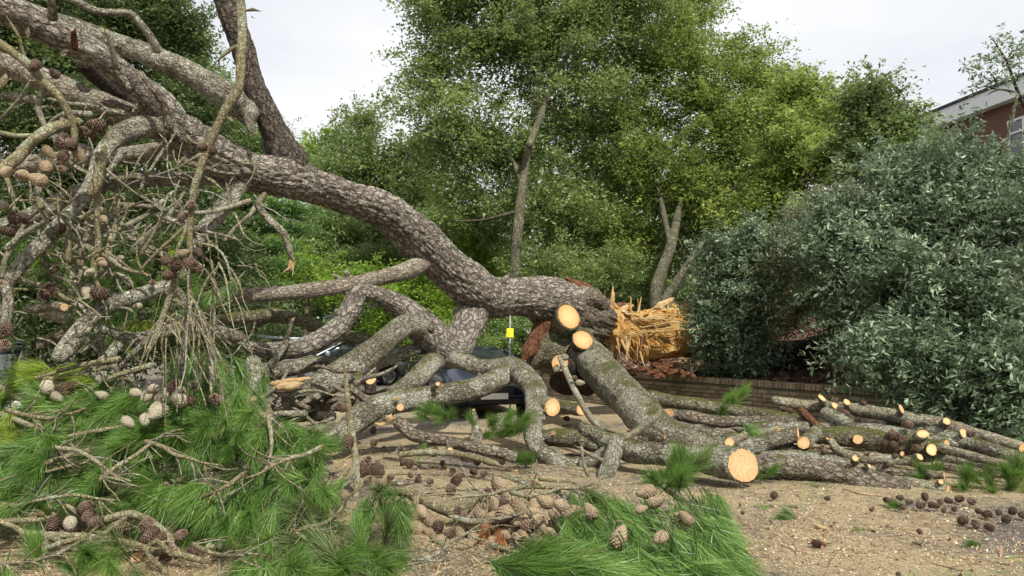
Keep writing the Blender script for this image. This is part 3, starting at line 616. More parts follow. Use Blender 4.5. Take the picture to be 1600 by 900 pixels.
# lichen limb in the lower left and its neighbours
limb('limb', [(275, 445, 7.4, 8), (262, 448, 7.35, 11), (232, 457, 7.3, 12), (200, 467, 7.2, 12), (172, 478, 7.1, 12), (150, 490, 7.0, 13), (123, 520, 6.9, 14), (103, 545, 6.8, 14), (88, 565, 6.7, 10)], 'lichen', res=.015)
limb('limb', [(270, 448, 7.4, 7), (282, 460, 7.35, 6), (291, 476, 7.3, 6), (293, 507, 7.2, 6), (288, 535, 7.1, 6), (285, 562, 7.0, 5), (282, 590, 7.0, 4)], 'lichen')
limb('branch', [(4, 440, 6.7, 6), (13, 465, 6.7, 8), (10, 500, 6.7, 8), (5, 530, 6.7, 7)], 'lichen')
limb('branch', [(36, 484, 7.2, 6), (62, 483, 7.2, 7), (85, 478, 7.1, 7), (100, 480, 7.0, 7)], 'log', ('round', 'cut'))
limb('branch', [(33, 437, 7.4, 3), (70, 448, 7.3, 4), (105, 468, 7.2, 4), (122, 478, 7.1, 4)], 'twig')
limb('branch', [(125, 498, 7.6, 8), (105, 515, 7.5, 9), (80, 530, 7.4, 9), (58, 545, 7.3, 9)], 'moss')
limb('branch', [(60, 488, 7.7, 8), (80, 492, 7.7, 8), (105, 500, 7.6, 8), (120, 508, 7.6, 7)], 'twigb')
limb('branch', [(120, 415, 7.6, 4), (150, 425, 7.6, 4), (185, 430, 7.7, 5), (200, 440, 7.7, 6), (208, 450, 7.7, 5)], 'twigb')
limb('branch', [(188, 535, 7.3, 9), (175, 550, 7.2, 9), (163, 570, 7.1, 8), (156, 600, 7.0, 8)], 'lichen')
limb('branch', [(152, 510, 7.6, 6), (178, 520, 7.6, 8), (200, 530, 7.5, 10), (215, 528, 7.5, 8)], 'lichen')
limb('branch', [(200, 535, 7.8, 10), (240, 525, 8.0, 11), (290, 510, 8.3, 11), (340, 520, 8.8, 12), (380, 530, 9.2, 10)], 'limb')
limb('branch', [(260, 500, 8.4, 8), (320, 505, 8.8, 9), (370, 497, 9.3, 10), (420, 492, 9.9, 10)], 'moss')
limb('branch', [(395, 560, 9.6, 12), (398, 585, 9.4, 13), (388, 605, 9.2, 13), (382, 628, 9.0, 12), (380, 648, 8.9, 10)], 'lichen', ('round', 'cut'))
limb('branch', [(535, 560, 8.6, 2), (540, 590, 8.6, 3), (543, 620, 8.5, 5), (547, 660, 8.4, 6), (553, 695, 8.2, 6), (557, 740, 8.0, 6), (557, 790, 7.8, 5), (554, 840, 7.5, 5), (552, 862, 7.3, 4)], 'twig')
rr = np.random.RandomState(31)
def droop(x, y, Y, dx, ln, r, mat='twig'):
    pts = []; cx = x; n = 5
    for k in range(n):
        t = k / (n - 1); pts.append((x + dx * t ** .7 + rr.uniform(-3, 3), y + ln * t ** 1.2 + rr.uniform(-2, 2), Y - .15 * t, r * (1 - .55 * t)))
    return pts
for k in range(46):
    ox, oy = [(297, 462), (270, 470), (258, 490), (310, 490), (335, 400), (300, 400)][k % 6]
    limb('twig', droop(ox + rr.uniform(-8, 8), oy + rr.uniform(-8, 25), 6.4 + rr.uniform(-.15, .5), rr.uniform(-60, 75), rr.uniform(60, 165), rr.uniform(1.1, 2.2)), ['twig', 'twigb'][k % 3 == 0], ('round', 'taper'), res=.008, wig=.015)
for k in range(70):      # short dead twigs among the cones, left side
    x = rr.uniform(0, 260); y = rr.uniform(230, 560); a = rr.uniform(0, 6.28); l = rr.uniform(15, 60); Y = rr.uniform(6.7, 8.2)
    limb('twig', [(x, y, Y, 2.2), (x + math.cos(a) * l * .5 + rr.uniform(-5, 5), y + math.sin(a) * l * .5, Y, 1.8), (x + math.cos(a) * l, y + math.sin(a) * l + 5, Y, .8)], ['twig', 'twigb', 'lichen'][k % 3], ('round', 'taper'), res=.008)
rk = np.random.RandomState(55)
def inter(pl, t):
    n = len(pl) - 1; i = min(int(t * n), n - 1); f = t * n - i; return tuple(pl[i][k] * (1 - f) + pl[i + 1][k] * f for k in range(4))
PL = [[(0, 8, 7.1, 26), (105, 60, 7.5, 23), (217, 138, 8.1, 23), (300, 222, 8.7, 33)], [(340, 247, 9.0, 32), (475, 286, 10.1, 31), (600, 327, 11.3, 29), (655, 375, 11.9, 35), (728, 441, 12.7, 34), (835, 466, 13.7, 33)],
      [(680, 530, 12.1, 27), (602, 466, 11.5, 16), (550, 480, 11.1, 16), (502, 530, 10.8, 16), (405, 546, 10.3, 11)], [(640, 508, 11.6, 18), (557, 570, 10.9, 22), (480, 612, 10.5, 20)], [(777, 592, 11.4, 17), (700, 615, 10.8, 17), (596, 634, 10.3, 19), (520, 682, 10.0, 16)],
      [(925, 564, 13.6, 29), (1003, 648, 11.4, 30), (1071, 690, 10.5, 23)], [(985, 705, 9.3, 18), (1090, 716, 8.7, 21)], [(650, 416, 11.8, 16), (467, 456, 10.8, 12), (345, 462, 10.3, 11)], [(820, 588, 11.3, 18), (835, 655, 10.4, 16), (862, 716, 9.85, 14)]]
for k in range(46):
    pl = PL[k % len(PL)]; q = inter(pl, rk.uniform(.05, .95)); a = rk.uniform(-2.7, -.4) if rk.rand() < .65 else rk.uniform(.3, 2.8); r0 = rk.uniform(2.5, 6) ; ln = q[3] + rk.uniform(1, 9)
    Yd = q[2] - q[3] * q[2] / F * .45
    limb('knot', [(q[0], q[1], Yd, r0 * 1.5), (q[0] + math.cos(a) * ln * .7, q[1] + math.sin(a) * ln * .7, Yd, r0 * 1.1), (q[0] + math.cos(a) * ln, q[1] + math.sin(a) * ln, Yd - .02, r0 * .75)], 'lichen' if k % 3 else 'rough', ('round', 'broken' if k % 4 == 0 else 'round'), res=.012, lump=.5)
def wander(x, y, Y, a, l, r, n=5, bend=.35):
    pts = []
    for k in range(n):
        pts.append((x, y, Y, r * (1 - .6 * k / (n - 1)))); a += rk.uniform(-bend, bend); x += math.cos(a) * l / n; y += math.sin(a) * l / n; Y += rk.uniform(-.06, .06)
    return pts
# dense web of crossing grey branches, left side
for k in range(44):
    x = rk.uniform(-20, 300); y = rk.uniform(170, 560); a = rk.uniform(0, 6.28); w_ = wander(x, y, rk.uniform(7.0, 8.6), a, rk.uniform(80, 190), rk.uniform(2.5, 6.5))
    limb('branch', w_, ['lichen', 'twigb', 'lichen', 'twig'][k % 4], ('round', 'taper' if k % 3 else 'broken'), res=.012)
    for _ in range(3):
        q = w_[rk.randint(1, 4)]; limb('twig', wander(q[0], q[1], q[2], a + rk.choice([-1, 1]) * rk.uniform(.5, 1.2), rk.uniform(25, 70), rk.uniform(1.3, 2.4), 4), ['twig', 'twigb', 'lichen'][_], ('round', 'taper'), res=.008)
for k in range(120):
    x = rk.uniform(-5, 400); y = rk.uniform(200, 600); limb('twig', wander(x, y, rk.uniform(6.5, 8.4), rk.uniform(.2, 2.9), rk.uniform(30, 110), rk.uniform(1., 2.), 5, .5), ['twigb', 'twig', 'lichen', 'twigb'][k % 4], ('round', 'taper'), res=.008)
# tangle on the ground between the arch and the green heap
for k in range(34):
    x = rk.uniform(375, 560); y = rk.uniform(575, 700); Y = min(10.2, GY(y + 6) * .97); a = rk.choice([0, 3.14]) + rk.uniform(-.7, .7)
    limb('branch', wander(x, y, Y, a, rk.uniform(50, 130), rk.uniform(2., 7.), 5, .4), ['lichen', 'rough', 'twigb', 'lichen'][k % 4], ('round', 'broken' if k % 3 == 0 else 'taper'), res=.012)
# tips of broken branches in brush-like shreds
for k in range(7):
    limb('splinter', [(455, 402, 9.2, 1.6), (453 + rr.uniform(-9, 9), 412 + rr.uniform(-3, 6), 9.2, 1.2), (450 + rr.uniform(-12, 8), 425 + rr.uniform(-5, 10), 9.2, .5)], 'splinter', res=.01)
# torn pale wood on the lower limbs
for pts in [[(425, 606, 10.2, 5), (450, 604, 10.1, 7), (475, 598, 10.1, 4)], [(418, 600, 10.25, 3), (455, 596, 10.2, 5), (488, 590, 10.2, 2)], [(612, 645, 9.6, 2), (608, 655, 9.6, 6), (606, 664, 9.6, 4)], [(585, 660, 9.6, 2), (595, 664, 9.6, 3.5), (604, 660, 9.6, 2)]]:
    limb('torn_wood', pts, 'splinter', ('taper', 'taper'), .01, .35)

# ------------------------------------------------------------------ the splintered lower trunk lying on the garden bed
brk = empty('splintered_trunk', P(1040, 560, 16.5)); BO = Vector(brk.location)
tag(brk, 'thick broken trunk with torn orange heartwood lying behind the brick wall', 'tree trunk')
def bl(name, pts, mat, ends=('round', 'round'), res=.03, lump=.1, plate=0., **k): return tube(name, rel(px(*pts), BO), mat, brk, res, lump, plate, ends, **k)
bl('heartwood', [(958, 505, 15.0, 24), (985, 520, 15.3, 34), (1012, 522, 15.6, 37), (1045, 516, 15.8, 37), (1075, 514, 16.0, 35), (1105, 516, 16.3, 30)], 'torn', ('broken', 'broken'), .018, .38, .03, cell=.16, cutmat='torn', jag=.4)
bl('heartwood', [(944, 462, 14.9, 10), (952, 490, 14.9, 20), (962, 522, 14.9, 23), (966, 556, 14.9, 12)], 'torn', ('taper', 'taper'), .018, .45, .02, cutmat='torn')
bl('bark_shell', [(1035, 556, 16.0, 12), (1070, 542, 16.2, 17), (1110, 538, 16.4, 24), (1160, 548, 16.4, 26), (1225, 558, 16.0, 26), (1275, 552, 15.6, 26), (1330, 535, 15.0, 24), (1400, 510, 14.4, 20)], 'dark', ('taper', 'round'), .03, .15, .02)
bl('bark_shell', [(1020, 486, 16.2, 8), (1050, 483, 16.4, 10), (1090, 488, 16.6, 14), (1120, 500, 16.7, 14)], 'redbark', ('taper', 'round'), .03, .3)
for pts in [[(945, 560, 15.3, 12), (962, 580, 15.3, 12), (985, 590, 15.4, 8)], [(1005, 548, 15.8, 8), (1025, 562, 15.6, 9), (1045, 572, 15.5, 8), (1075, 580, 15.4, 5)], [(1012, 560, 15.5, 6), (1030, 575, 15.4, 7), (1060, 584, 15.3, 4)], [(935, 590, 15.3, 7), (960, 592, 15.3, 8), (990, 588, 15.2, 5)],
            [(925, 545, 15.2, 22), (945, 540, 15.3, 18), (955, 560, 15.4, 14), (950, 580, 15.4, 8)]]:
    bl('bark_strip', pts, 'redbark', ('taper', 'taper'), .02, .5, .02)
rs = np.random.RandomState(12)
def splint(x0, y0, Y0, dx, dy, r, bow=0., n=4, mat='splinter'):
    Y0 -= .3; mat = 'torn' if mat == 'splinter' and rs.rand() < .35 else mat
    pts = []
    for k in range(n):
        t = k / (n - 1); pts.append((x0 + dx * t, y0 + dy * t - bow * math.sin(t * 3.14), Y0 + rs.uniform(-.03, .03), max(.4, r * (1 - .8 * t ** 1.5))))
    bl('splinter', pts, mat, ('round', 'taper'), .012, .15)
for a in [(954, 488, 15.0, 4, -42, 4), (957, 490, 15.0, 3, -34, 3), (950, 492, 15.1, 3, -24, 5), (983, 515, 15.2, 3, -52, 3), (986, 515, 15.2, 1, -40, 2.2), (972, 510, 15.2, 8, -32, 3), (966, 500, 15.2, -6, -22, 4), (992, 505, 15.4, 10, -42, 3), (1000, 500, 15.6, -4, -34, 2.5),
          (960, 478, 15.1, 40, 16, 3), (965, 484, 15.1, 50, 18, 2.5), (970, 530, 15.0, 14, 30, 2.4), (985, 520, 15.0, -8, 45, 2.8), (978, 525, 15.0, 2, 40, 2.2), (962, 520, 15.0, 6, 34, 3)]:
    splint(*a, bow=rs.uniform(-6, 6))
for k in range(34):      # long fibres fanning over the torn face
    y = rs.uniform(488, 528); splint(rs.uniform(960, 1000), y + rs.uniform(-2, 14), 15.25 + rs.uniform(-.1, .15), rs.uniform(45, 105), -(y - 492) * .5 - rs.uniform(-6, 8), rs.uniform(.5, 1.7), bow=rs.uniform(-3, 9), n=5)
for k in range(26):      # thick torn slabs
    x = rs.uniform(950, 1040); y = rs.uniform(480, 540); a = rs.choice([rs.uniform(-.7, .1), rs.uniform(-1.9, -1.2) if x < 990 else .0, rs.uniform(1.2, 1.9)]); l = rs.uniform(18, 44)
    bl('torn_slab', [(x, y, 14.95 + (x - 950) * .006, rs.uniform(3, 6)), (x + math.cos(a) * l * .5 + rs.uniform(-3, 3), y + math.sin(a) * l * .45, 14.9 + (x - 950) * .006, rs.uniform(4, 8)), (x + math.cos(a) * l, y + math.sin(a) * l * .9, 14.95 + (x - 950) * .006, rs.uniform(1, 4))], ['torn', 'torn', 'splinter', 'tornbrown'][k % 4], ('taper', 'broken'), .014, .7, cutmat='torn')
for k in range(12):
    a = rs.uniform(-1.9, -.2); l = rs.uniform(8, 24); splint(rs.uniform(945, 1000), rs.uniform(485, 525), 15.2 + rs.uniform(-.2, .1), math.cos(a) * l, math.sin(a) * l * .8, rs.uniform(1, 2.6), bow=rs.uniform(-5, 8))
for k in range(34):
    a = rs.uniform(.4, 2.4); l = rs.uniform(15, 35); splint(rs.uniform(955, 1010), rs.uniform(520, 550), 15.2 + rs.uniform(-.1, .1), math.cos(a) * l * .6, math.sin(a) * l, rs.uniform(.6, 1.9), bow=rs.uniform(-9, 9), mat=['splinter', 'tornbrown', 'torn'][k % 3])

# ------------------------------------------------------------------ cut logs and loose branches (each a thing: bark mesh > cut_face, stubs)
rst = np.random.RandomState(4)
def log(label, pts, mat='log', ends=('round', 'cut'), group=None, stubs=(), name='cut_log', cat='log', **k):
    w = px(*pts); o = w[len(w) // 2]; org = Vector((o[0], o[1], max(0, min(q[2] - q[3] for q in w))))
    kk = dict(res=.014, lump=.22); kk.update(k)
    t = tube(name, rel(w, org), mat, None, ends=ends, **kk); t.location = org
    tag(t, label, cat, group)
    for a, b, r in stubs:
        tube('sawn_stub', rel(px((*a, r * 1.2), (*b, r)), org), mat, t, .012, .28, ends=('round', 'cut'), tilt=(None, (rst.uniform(-.5, .6), -.8, rst.uniform(.1, .9))))
    return t
G = 'cut logs stacked along the brick wall'
log('long slim pole with many pale trimmed knots topmost of the log pile', [(1205, 624, 11.0, 6.4), (1235, 630, 10.95, 7.4), (1260, 633, 10.9, 8.5), (1310, 636, 10.8, 8.5), (1350, 642, 10.6, 9.6), (1400, 650, 10.3, 9.6), (1460, 661, 10.0, 10.6), (1530, 680, 9.6, 10.6), (1595, 700, 9.2, 9.6)], group=G, name='cut_pole', cat='log',
    stubs=[((1285, 633, 10.8), (1284, 622, 10.7), 5), ((1300, 636, 10.7), (1304, 634, 10.6), 6), ((1325, 637, 10.65), (1323, 629, 10.55), 5), ((1405, 648, 10.2), (1408, 639, 10.1), 5), ((1475, 662, 9.9), (1478, 658, 9.75), 6)])
log('moss covered thick log lying along the foot of the brick wall', [(1008, 618, 12.6, 10.6), (1047, 627, 12.5, 10.6), (1083, 631, 12.4, 10.6), (1120, 637, 12.3, 10.6), (1157, 643, 12.1, 10.6), (1200, 650, 11.9, 9.6), (1250, 655, 11.7, 8.5)], 'moss', ('round', 'round'), G)
log('dark brown straight log with orange sawn end beside the thick mossy log', [(1040, 647, 11.5, 9.6), (1075, 651, 11.4, 9.6), (1110, 657, 11.3, 9.6), (1160, 660, 11.2, 9.6), (1215, 660, 11.0, 9.6), (1268, 662, 10.8, 9.6)], 'rough', ('cut', 'cut'), G, tilt=((-.3, -.8, .3), (.5, -.85, .1)))
log('short grey lichen log whose thin slanting cut faces right above the mossy one', [(1150, 706, 9.8, 13.8), (1180, 696, 9.75, 13.8), (1215, 686, 9.7, 12.7), (1246, 677, 9.65, 12.7)], 'lichen', ('round', 'cut'), G, tilt=(None, (.9, -.45, .1)))
log('stubby log with round pale end under the slanting grey log', [(1280, 672, 10.1, 9.6), (1268, 682, 9.8, 9.6), (1256, 692, 9.5, 9.6)], 'lichen', ('round', 'cut'), G, tilt=(None, (-.25, -.9, .15)))
log('smooth mossy green log lying under the stubby round ended log', [(1195, 706, 9.9, 7.4), (1210, 701, 9.8, 9.6), (1243, 704, 9.7, 9.6), (1277, 713, 9.5, 8.5), (1300, 722, 9.4, 5.3)], 'moss', ('taper', 'taper'), G)
log('longest rough barked log in front of the whole pile', [(1130, 712, 9.0, 12.7), (1165, 722, 8.9, 15.9), (1210, 728, 8.8, 17), (1267, 734, 8.7, 18), (1317, 743, 8.6, 18), (1367, 753, 8.45, 17), (1400, 761, 8.35, 12.7), (1424, 765, 8.3, 9.6)], 'rough', ('round', 'cut'), G, plate=.012, cell=.05, tilt=(None, (.85, -.5, .1)), stubs=[((1335, 722, 8.6), (1336, 716, 8.45), 5), ((1352, 726, 8.5), (1358, 728, 8.4), 3)])
log('smooth brown log end showing a bright oval cut at the front of the pile', [(1395, 750, 8.7, 9.6), (1420, 757, 8.5, 10.6), (1450, 763, 8.35, 11.7), (1482, 768, 8.2, 11.7)], 'log', ('round', 'cut'), G, tilt=(None, (.6, -.8, .1)), stubs=[((1464, 757, 8.3), (1470, 753, 8.2), 4)])
log('thick knobbly olive log with a splintered left end in the middle of the pile', [(1282, 682, 10.0, 11.7), (1315, 682, 9.95, 14.9), (1345, 684, 9.9, 15.9), (1367, 688, 9.8, 17), (1400, 693, 9.7, 15.9), (1433, 697, 9.6, 13.8), (1478, 698, 9.4, 10.6)], 'moss', ('broken', 'cut'), G, lump=.3, tilt=(None, (.6, -.8, .1)), cutmat='cut', stubs=[((1345, 685, 9.8), (1340, 686, 9.55), 8), ((1432, 688, 9.5), (1441, 678, 9.4), 8), ((1455, 700, 9.5), (1456, 703, 9.35), 8)])
log('curved brown log rising to a splintered tip under the knobbly olive log', [(1298, 688, 9.6, 5.3), (1308, 703, 9.5, 7.4), (1330, 712, 9.4, 8.5), (1370, 717, 9.3, 8.5), (1410, 721, 9.2, 8.5), (1432, 722, 9.1, 7.4)], 'log', ('broken', 'cut'), G, stubs=[((1430, 716, 9.15), (1437, 714, 9.0), 6), ((1408, 716, 9.1), (1409, 709, 9.05), 3)])
log('long grey lichen pole running off beneath the topmost knotty pole', [(1428, 668, 10.2, 8.5), (1467, 677, 9.9, 9.6), (1500, 687, 9.7, 10.6), (1550, 702, 9.3, 10.6), (1610, 722, 8.9, 10.6)], 'lichen', ('round', 'round'), G, stubs=[((1505, 684, 9.65), (1506, 678, 9.6), 7)])
log('short pale lichen log wedged under the knotty pole at its left', [(1288, 645, 10.7, 9.6), (1305, 652, 10.5, 10.6), (1333, 668, 10.2, 9.6)], 'lichen', ('cut', 'round'), G)
log('thin dark pole in the shadowed gap beneath the long lichen pole', [(1470, 700, 9.3, 7.4), (1500, 708, 9.1, 7.4), (1535, 718, 8.9, 7.4), (1575, 726, 8.7, 6.4)], 'log', ('round', 'round'), G)
log('slender brown pole low in the pile behind the green needles', [(1455, 724, 9.0, 5.3), (1480, 729, 8.9, 6.4), (1535, 738, 8.7, 6.4), (1580, 744, 8.6, 5.3)], 'rough', ('round', 'round'), G)
log('small branch end with round bright cut just right of the curved brown log', [(1440, 738, 8.8, 6.4), (1456, 741, 8.6, 6.4), (1474, 742, 8.5, 6.4)], 'log', ('round', 'cut'), G, tilt=(None, (.8, -.6, .1)))
log('grey barked log between the big sawn limb and the wall logs', [(1055, 672, 10.9, 8.5), (1090, 673, 10.8, 9.6), (1120, 680, 10.6, 9.6), (1155, 685, 10.4, 8.5)], 'lichen', ('round', 'round'), G)
log('small log with little round orange cut above the big sawn limb', [(1165, 680, 10.2, 6.4), (1152, 686, 9.9, 6.4), (1140, 691, 9.7, 7.4)], 'log', ('round', 'cut'), G, tilt=(None, (-.2, -.9, .2)))
log('thin tan branch crossing between the straight brown log and slanting grey log', [(1140, 668, 10.6, 5.3), (1175, 676, 10.4, 5.3), (1215, 672, 10.3, 5.3)], 'twigb', ('taper', 'broken'), G, name='loose_branch', cat='branch')
log('crooked brown branch filling the gap behind the round cut log ends', [(1250, 640, 10.9, 5.3), (1262, 652, 10.7, 6.4), (1280, 668, 10.5, 5.3), (1300, 676, 10.4, 5.3)], 'redbark', ('broken', 'round'), G, name='loose_branch', cat='branch')
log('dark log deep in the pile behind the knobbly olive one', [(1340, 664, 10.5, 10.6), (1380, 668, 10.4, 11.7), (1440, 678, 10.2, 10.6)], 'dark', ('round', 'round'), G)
log('low brown log peeping out beneath the curved brown one', [(1370, 732, 9.0, 8.5), (1400, 738, 8.9, 8.5), (1440, 744, 8.8, 7.4)], 'rough', ('round', 'round'), G)
log('pale split branch lying level on the pile near its right cut ends', [(1395, 728, 8.9, 2.2), (1415, 731, 8.85, 3.2), (1440, 735, 8.8, 2.2)], 'twig', ('broken', 'broken'), G, name='loose_branch', cat='branch')
log('straight grey log crossing the top of the pile from the wall foot to the right', [(1170, 668, 11.0, 8.7), (1280, 668, 10.6, 9.6), (1380, 674, 10.2, 10.4), (1470, 688, 9.8, 9.6), (1540, 704, 9.5, 8.7)], 'lichen', ('round', 'cut'), G, lump=.16)
log('stout straight brown log filling the back of the pile by the wall', [(1290, 668, 10.9, 10.4), (1350, 672, 10.8, 11.3), (1420, 680, 10.6, 11.3), (1490, 694, 10.2, 10.4)], 'rough', ('round', 'cut'), G, lump=.2)
log('stout grey brown log second row from the front right of the big sawn face', [(1185, 716, 9.6, 11.3), (1240, 716, 9.5, 12.2), (1300, 722, 9.4, 11.3), (1350, 734, 9.2, 9.6)], 'lichen', ('round', 'round'), G, lump=.2)
log('straight olive log lying low between curved log and foremost log', [(1330, 730, 9.1, 7.8), (1390, 744, 9.0, 8.7), (1450, 752, 8.8, 8.7)], 'log', ('round', 'cut'), G)
log('dark brown log at the right end under the long lichen pole', [(1430, 712, 9.6, 7.8), (1500, 718, 9.4, 8.7), (1570, 733, 9.1, 7.8), (1610, 742, 8.9, 7)], 'rough', ('round', 'round'), G)
G2 = 'loose logs under the fallen limbs'
log('straight brown log lying level behind the upright cone bearing stick', [(425, 634, 10.9, 10), (450, 631, 10.85, 11), (480, 629, 10.8, 12), (520, 630, 10.7, 12), (555, 636, 10.6, 11)], 'rough', ('round', 'round'), G2)
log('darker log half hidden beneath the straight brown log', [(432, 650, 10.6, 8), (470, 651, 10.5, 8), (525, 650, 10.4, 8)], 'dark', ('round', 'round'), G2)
log('bent brown log on the sawdust in front of the needle tuft', [(618, 656, 9.9, 8), (632, 668, 9.8, 10), (650, 681, 9.7, 10), (690, 688, 9.6, 9), (735, 698, 9.45, 9), (775, 707, 9.3, 9), (808, 716, 9.2, 8)], 'rough', ('round', 'round'), G2, stubs=[((702, 692, 9.4), (703, 705, 9.2), 5)])
log('slender olive stick lying along the front of the bent brown log', [(622, 711, 8.9, 4), (650, 708, 8.9, 5), (683, 707, 8.85, 5), (735, 713, 8.75, 5), (785, 728, 8.5, 5)], 'twig', ('round', 'taper'), G2, name='loose_branch', cat='branch')
log('upright sawn block with round pale top near the middle of the logs', [(579, 618, 11.0, 9), (579, 606, 11.0, 9), (580, 594, 11.0, 9)], 'dark', ('round', 'cut'), G2, tilt=(None, (0, -.7, .8)), name='sawn_block', cat='log')
log('short sawn block leaning left of the upright block', [(556, 600, 11.5, 9), (550, 604, 11.0, 8), (546, 606, 10.7, 7)], 'log', ('round', 'cut'), G2, tilt=(None, (-.2, -.95, .1)), name='sawn_block', cat='log')
log('grey lichened log end on the ground left of the cone stick', [(470, 690, 9.6, 10), (500, 684, 9.6, 19), (530, 680, 9.7, 20)], 'lichen', ('round', 'round'), G2)
log('mossy log behind the vertical limb running level to the right', [(835, 686, 10.3, 12), (868, 683, 10.3, 14), (905, 689, 10.2, 14), (950, 697, 10.1, 13)], 'moss', ('round', 'round'), G2)
log('short green log with orange cut end lying on the sunlit road', [(856, 634, 12.9, 10), (880, 637, 12.6, 10), (908, 640, 12.3, 9)], 'moss', ('round', 'cut'), G2, tilt=(None, (.4, -.9, .1)))
log('small upright branch stump in front of the hidden car', [(740, 642, 10.0, 3), (743, 660, 9.9, 6), (744, 682, 9.8, 10), (742, 695, 9.7, 11)], 'lichen', ('broken', 'round'), G2, name='branch_stump', cat='branch')
log('pale lichened boulder like log end beside the hidden car bumper', [(770, 668, 11.0, 14), (790, 663, 11.1, 18), (815, 668, 11.1, 14)], 'lichen', ('round', 'round'), G2, lump=.3)
log('thin mossy log lying in shade under the long lichened limb', [(585, 618, 12.2, 5), (615, 612, 12.4, 8), (640, 606, 12.5, 6)], 'moss', ('round', 'round'), G2)
G3 = 'loose pine branches in the foreground'
kw = dict(name='loose_branch', cat='branch')
log('split branch with torn orange top leaning among the closed cones', [(612, 771, 6.9, 4), (632, 768, 6.85, 8), (648, 775, 6.8, 9), (668, 785, 6.75, 8), (690, 795, 6.7, 8), (712, 803, 6.6, 8), (728, 798, 6.6, 6), (745, 780, 6.6, 5), (768, 762, 6.6, 4)], 'twig', ('broken', 'taper'), G3, **kw)
log('bent side shoot hanging from the torn top branch', [(648, 776, 6.75, 6), (652, 795, 6.65, 5), (660, 812, 6.6, 5)], 'twig', ('round', 'taper'), G3, **kw)
log('pale peeled stub lying left of the torn top branch', [(598, 795, 7.0, 4), (612, 790, 7.0, 5), (630, 784, 7.0, 5)], 'lichen', ('broken', 'round'), G3, **kw)
log('grey curved branch reaching left across the needles from the upright stick', [(405, 782, 7.3, 3), (440, 782, 7.4, 4), (470, 784, 7.45, 5), (490, 777, 7.5, 5), (520, 768, 7.55, 5), (545, 752, 7.6, 5), (555, 742, 7.7, 4)], 'lichen', ('taper', 'round'), G3, **kw)
log('short upright stick with pale broken tip at the bottom of the heap', [(506, 836, 5.7, 4), (512, 858, 5.65, 5), (518, 880, 5.6, 5), (524, 905, 5.5, 6)], 'twigb', ('broken', 'round'), G3, **kw)
log('stick lying away from the short upright stick towards the cones', [(545, 866, 5.9, 3), (560, 878, 5.8, 4), (580, 890, 5.7, 5), (600, 902, 5.6, 5)], 'twigb', ('taper', 'round'), G3, **kw)
log('olive branch under the heap of closed cones', [(672, 838, 6.2, 3), (695, 856, 6.1, 6), (712, 872, 6.0, 7), (735, 890, 5.8, 7)], 'twig', ('round', 'round'), G3, **kw)
log('smooth tan log with chipped end at the far left of the heap', [(-20, 790, 6.1, 9), (20, 796, 6.05, 9), (57, 804, 6.0, 8)], 'twig', ('round', 'broken'), G3, name='cut_log', cat='log')
log('dark lichened log with round orange cut low in the left heap', [(100, 905, 5.6, 8), (130, 890, 5.65, 8), (170, 880, 5.7, 8), (205, 870, 5.7, 9), (213, 870, 5.65, 9)], 'dark', ('round', 'cut'), G3, name='cut_log', cat='log', tilt=(None, (.5, -.85, .1)))
log('arched olive branch looping over the open cones in the left heap', [(120, 838, 5.9, 4), (145, 826, 5.9, 5), (165, 812, 5.9, 6), (200, 803, 5.9, 6), (228, 810, 5.85, 6), (250, 825, 5.8, 6), (268, 845, 5.75, 6), (283, 870, 5.7, 6), (300, 885, 5.65, 6), (330, 900, 5.6, 6)], 'twig', ('taper', 'round'), G3, **kw)
log('long wavy olive branch crossing the whole left heap', [(-10, 812, 5.7, 4), (20, 822, 5.7, 4), (43, 833, 5.7, 5), (90, 836, 5.7, 5), (133, 838, 5.7, 5), (200, 848, 5.6, 5), (240, 860, 5.6, 5), (285, 868, 5.5, 5), (330, 880, 5.5, 5)], 'twig', ('round', 'taper'), G3, **kw)
log('green branch rising in a curve from the left heap into the needles', [(82, 775, 6.2, 3), (78, 790, 6.1, 4), (85, 806, 6.0, 4), (60, 812, 5.9, 4), (-10, 815, 5.8, 5)], 'twig', ('taper', 'round'), G3, **kw)
log('forked olive branch bending down from the needles to the wavy branch', [(84, 780, 6.0, 3), (110, 793, 5.95, 4), (133, 812, 5.9, 4), (150, 830, 5.8, 4), (165, 838, 5.7, 4)], 'twig', ('taper', 'round'), G3, **kw)
log('straight pale shoot slanting through the left heap to the bottom edge', [(200, 806, 5.6, 4), (165, 832, 5.5, 4), (135, 850, 5.45, 4), (118, 880, 5.4, 3), (100, 905, 5.35, 2.5)], 'twig', ('round', 'taper'), G3, **kw)
log('lowest olive branch fanning out along the bottom left edge', [(-10, 868, 5.6, 3), (50, 864, 5.6, 4), (90, 850, 5.6, 4), (130, 840, 5.6, 4)], 'twig', ('round', 'round'), G3, **kw)
log('lichen spotted branch lying level right of the round orange cut', [(300, 890, 5.7, 5), (333, 884, 5.8, 6), (370, 883, 5.85, 7), (420, 888, 5.9, 6)], 'lichen', ('round', 'round'), G3, **kw)
log('drooping bare shoot curving down from the heap left of the orange cut', [(270, 870, 5.5, 5), (245, 845, 5.5, 4), (230, 862, 5.45, 4), (255, 890, 5.4, 4), (265, 905, 5.35, 4)], 'twig', ('round', 'round'), G3, **kw)
log('yellow looping shoot hanging above the left needle boughs', [(372, 652, 6.9, 3), (375, 670, 6.9, 3.5), (373, 690, 6.85, 3.5), (362, 715, 6.8, 3), (345, 732, 6.8, 2.5), (310, 738, 6.8, 2)], 'twig', ('round', 'taper'), G3, **kw)
log('mottled stick bending down through the middle of the left needles', [(325, 640, 7.0, 5), (318, 665, 7.0, 6), (308, 690, 6.95, 5), (295, 712, 6.9, 4), (280, 735, 6.9, 3)], 'lichen', ('round', 'taper'), G3, **kw)
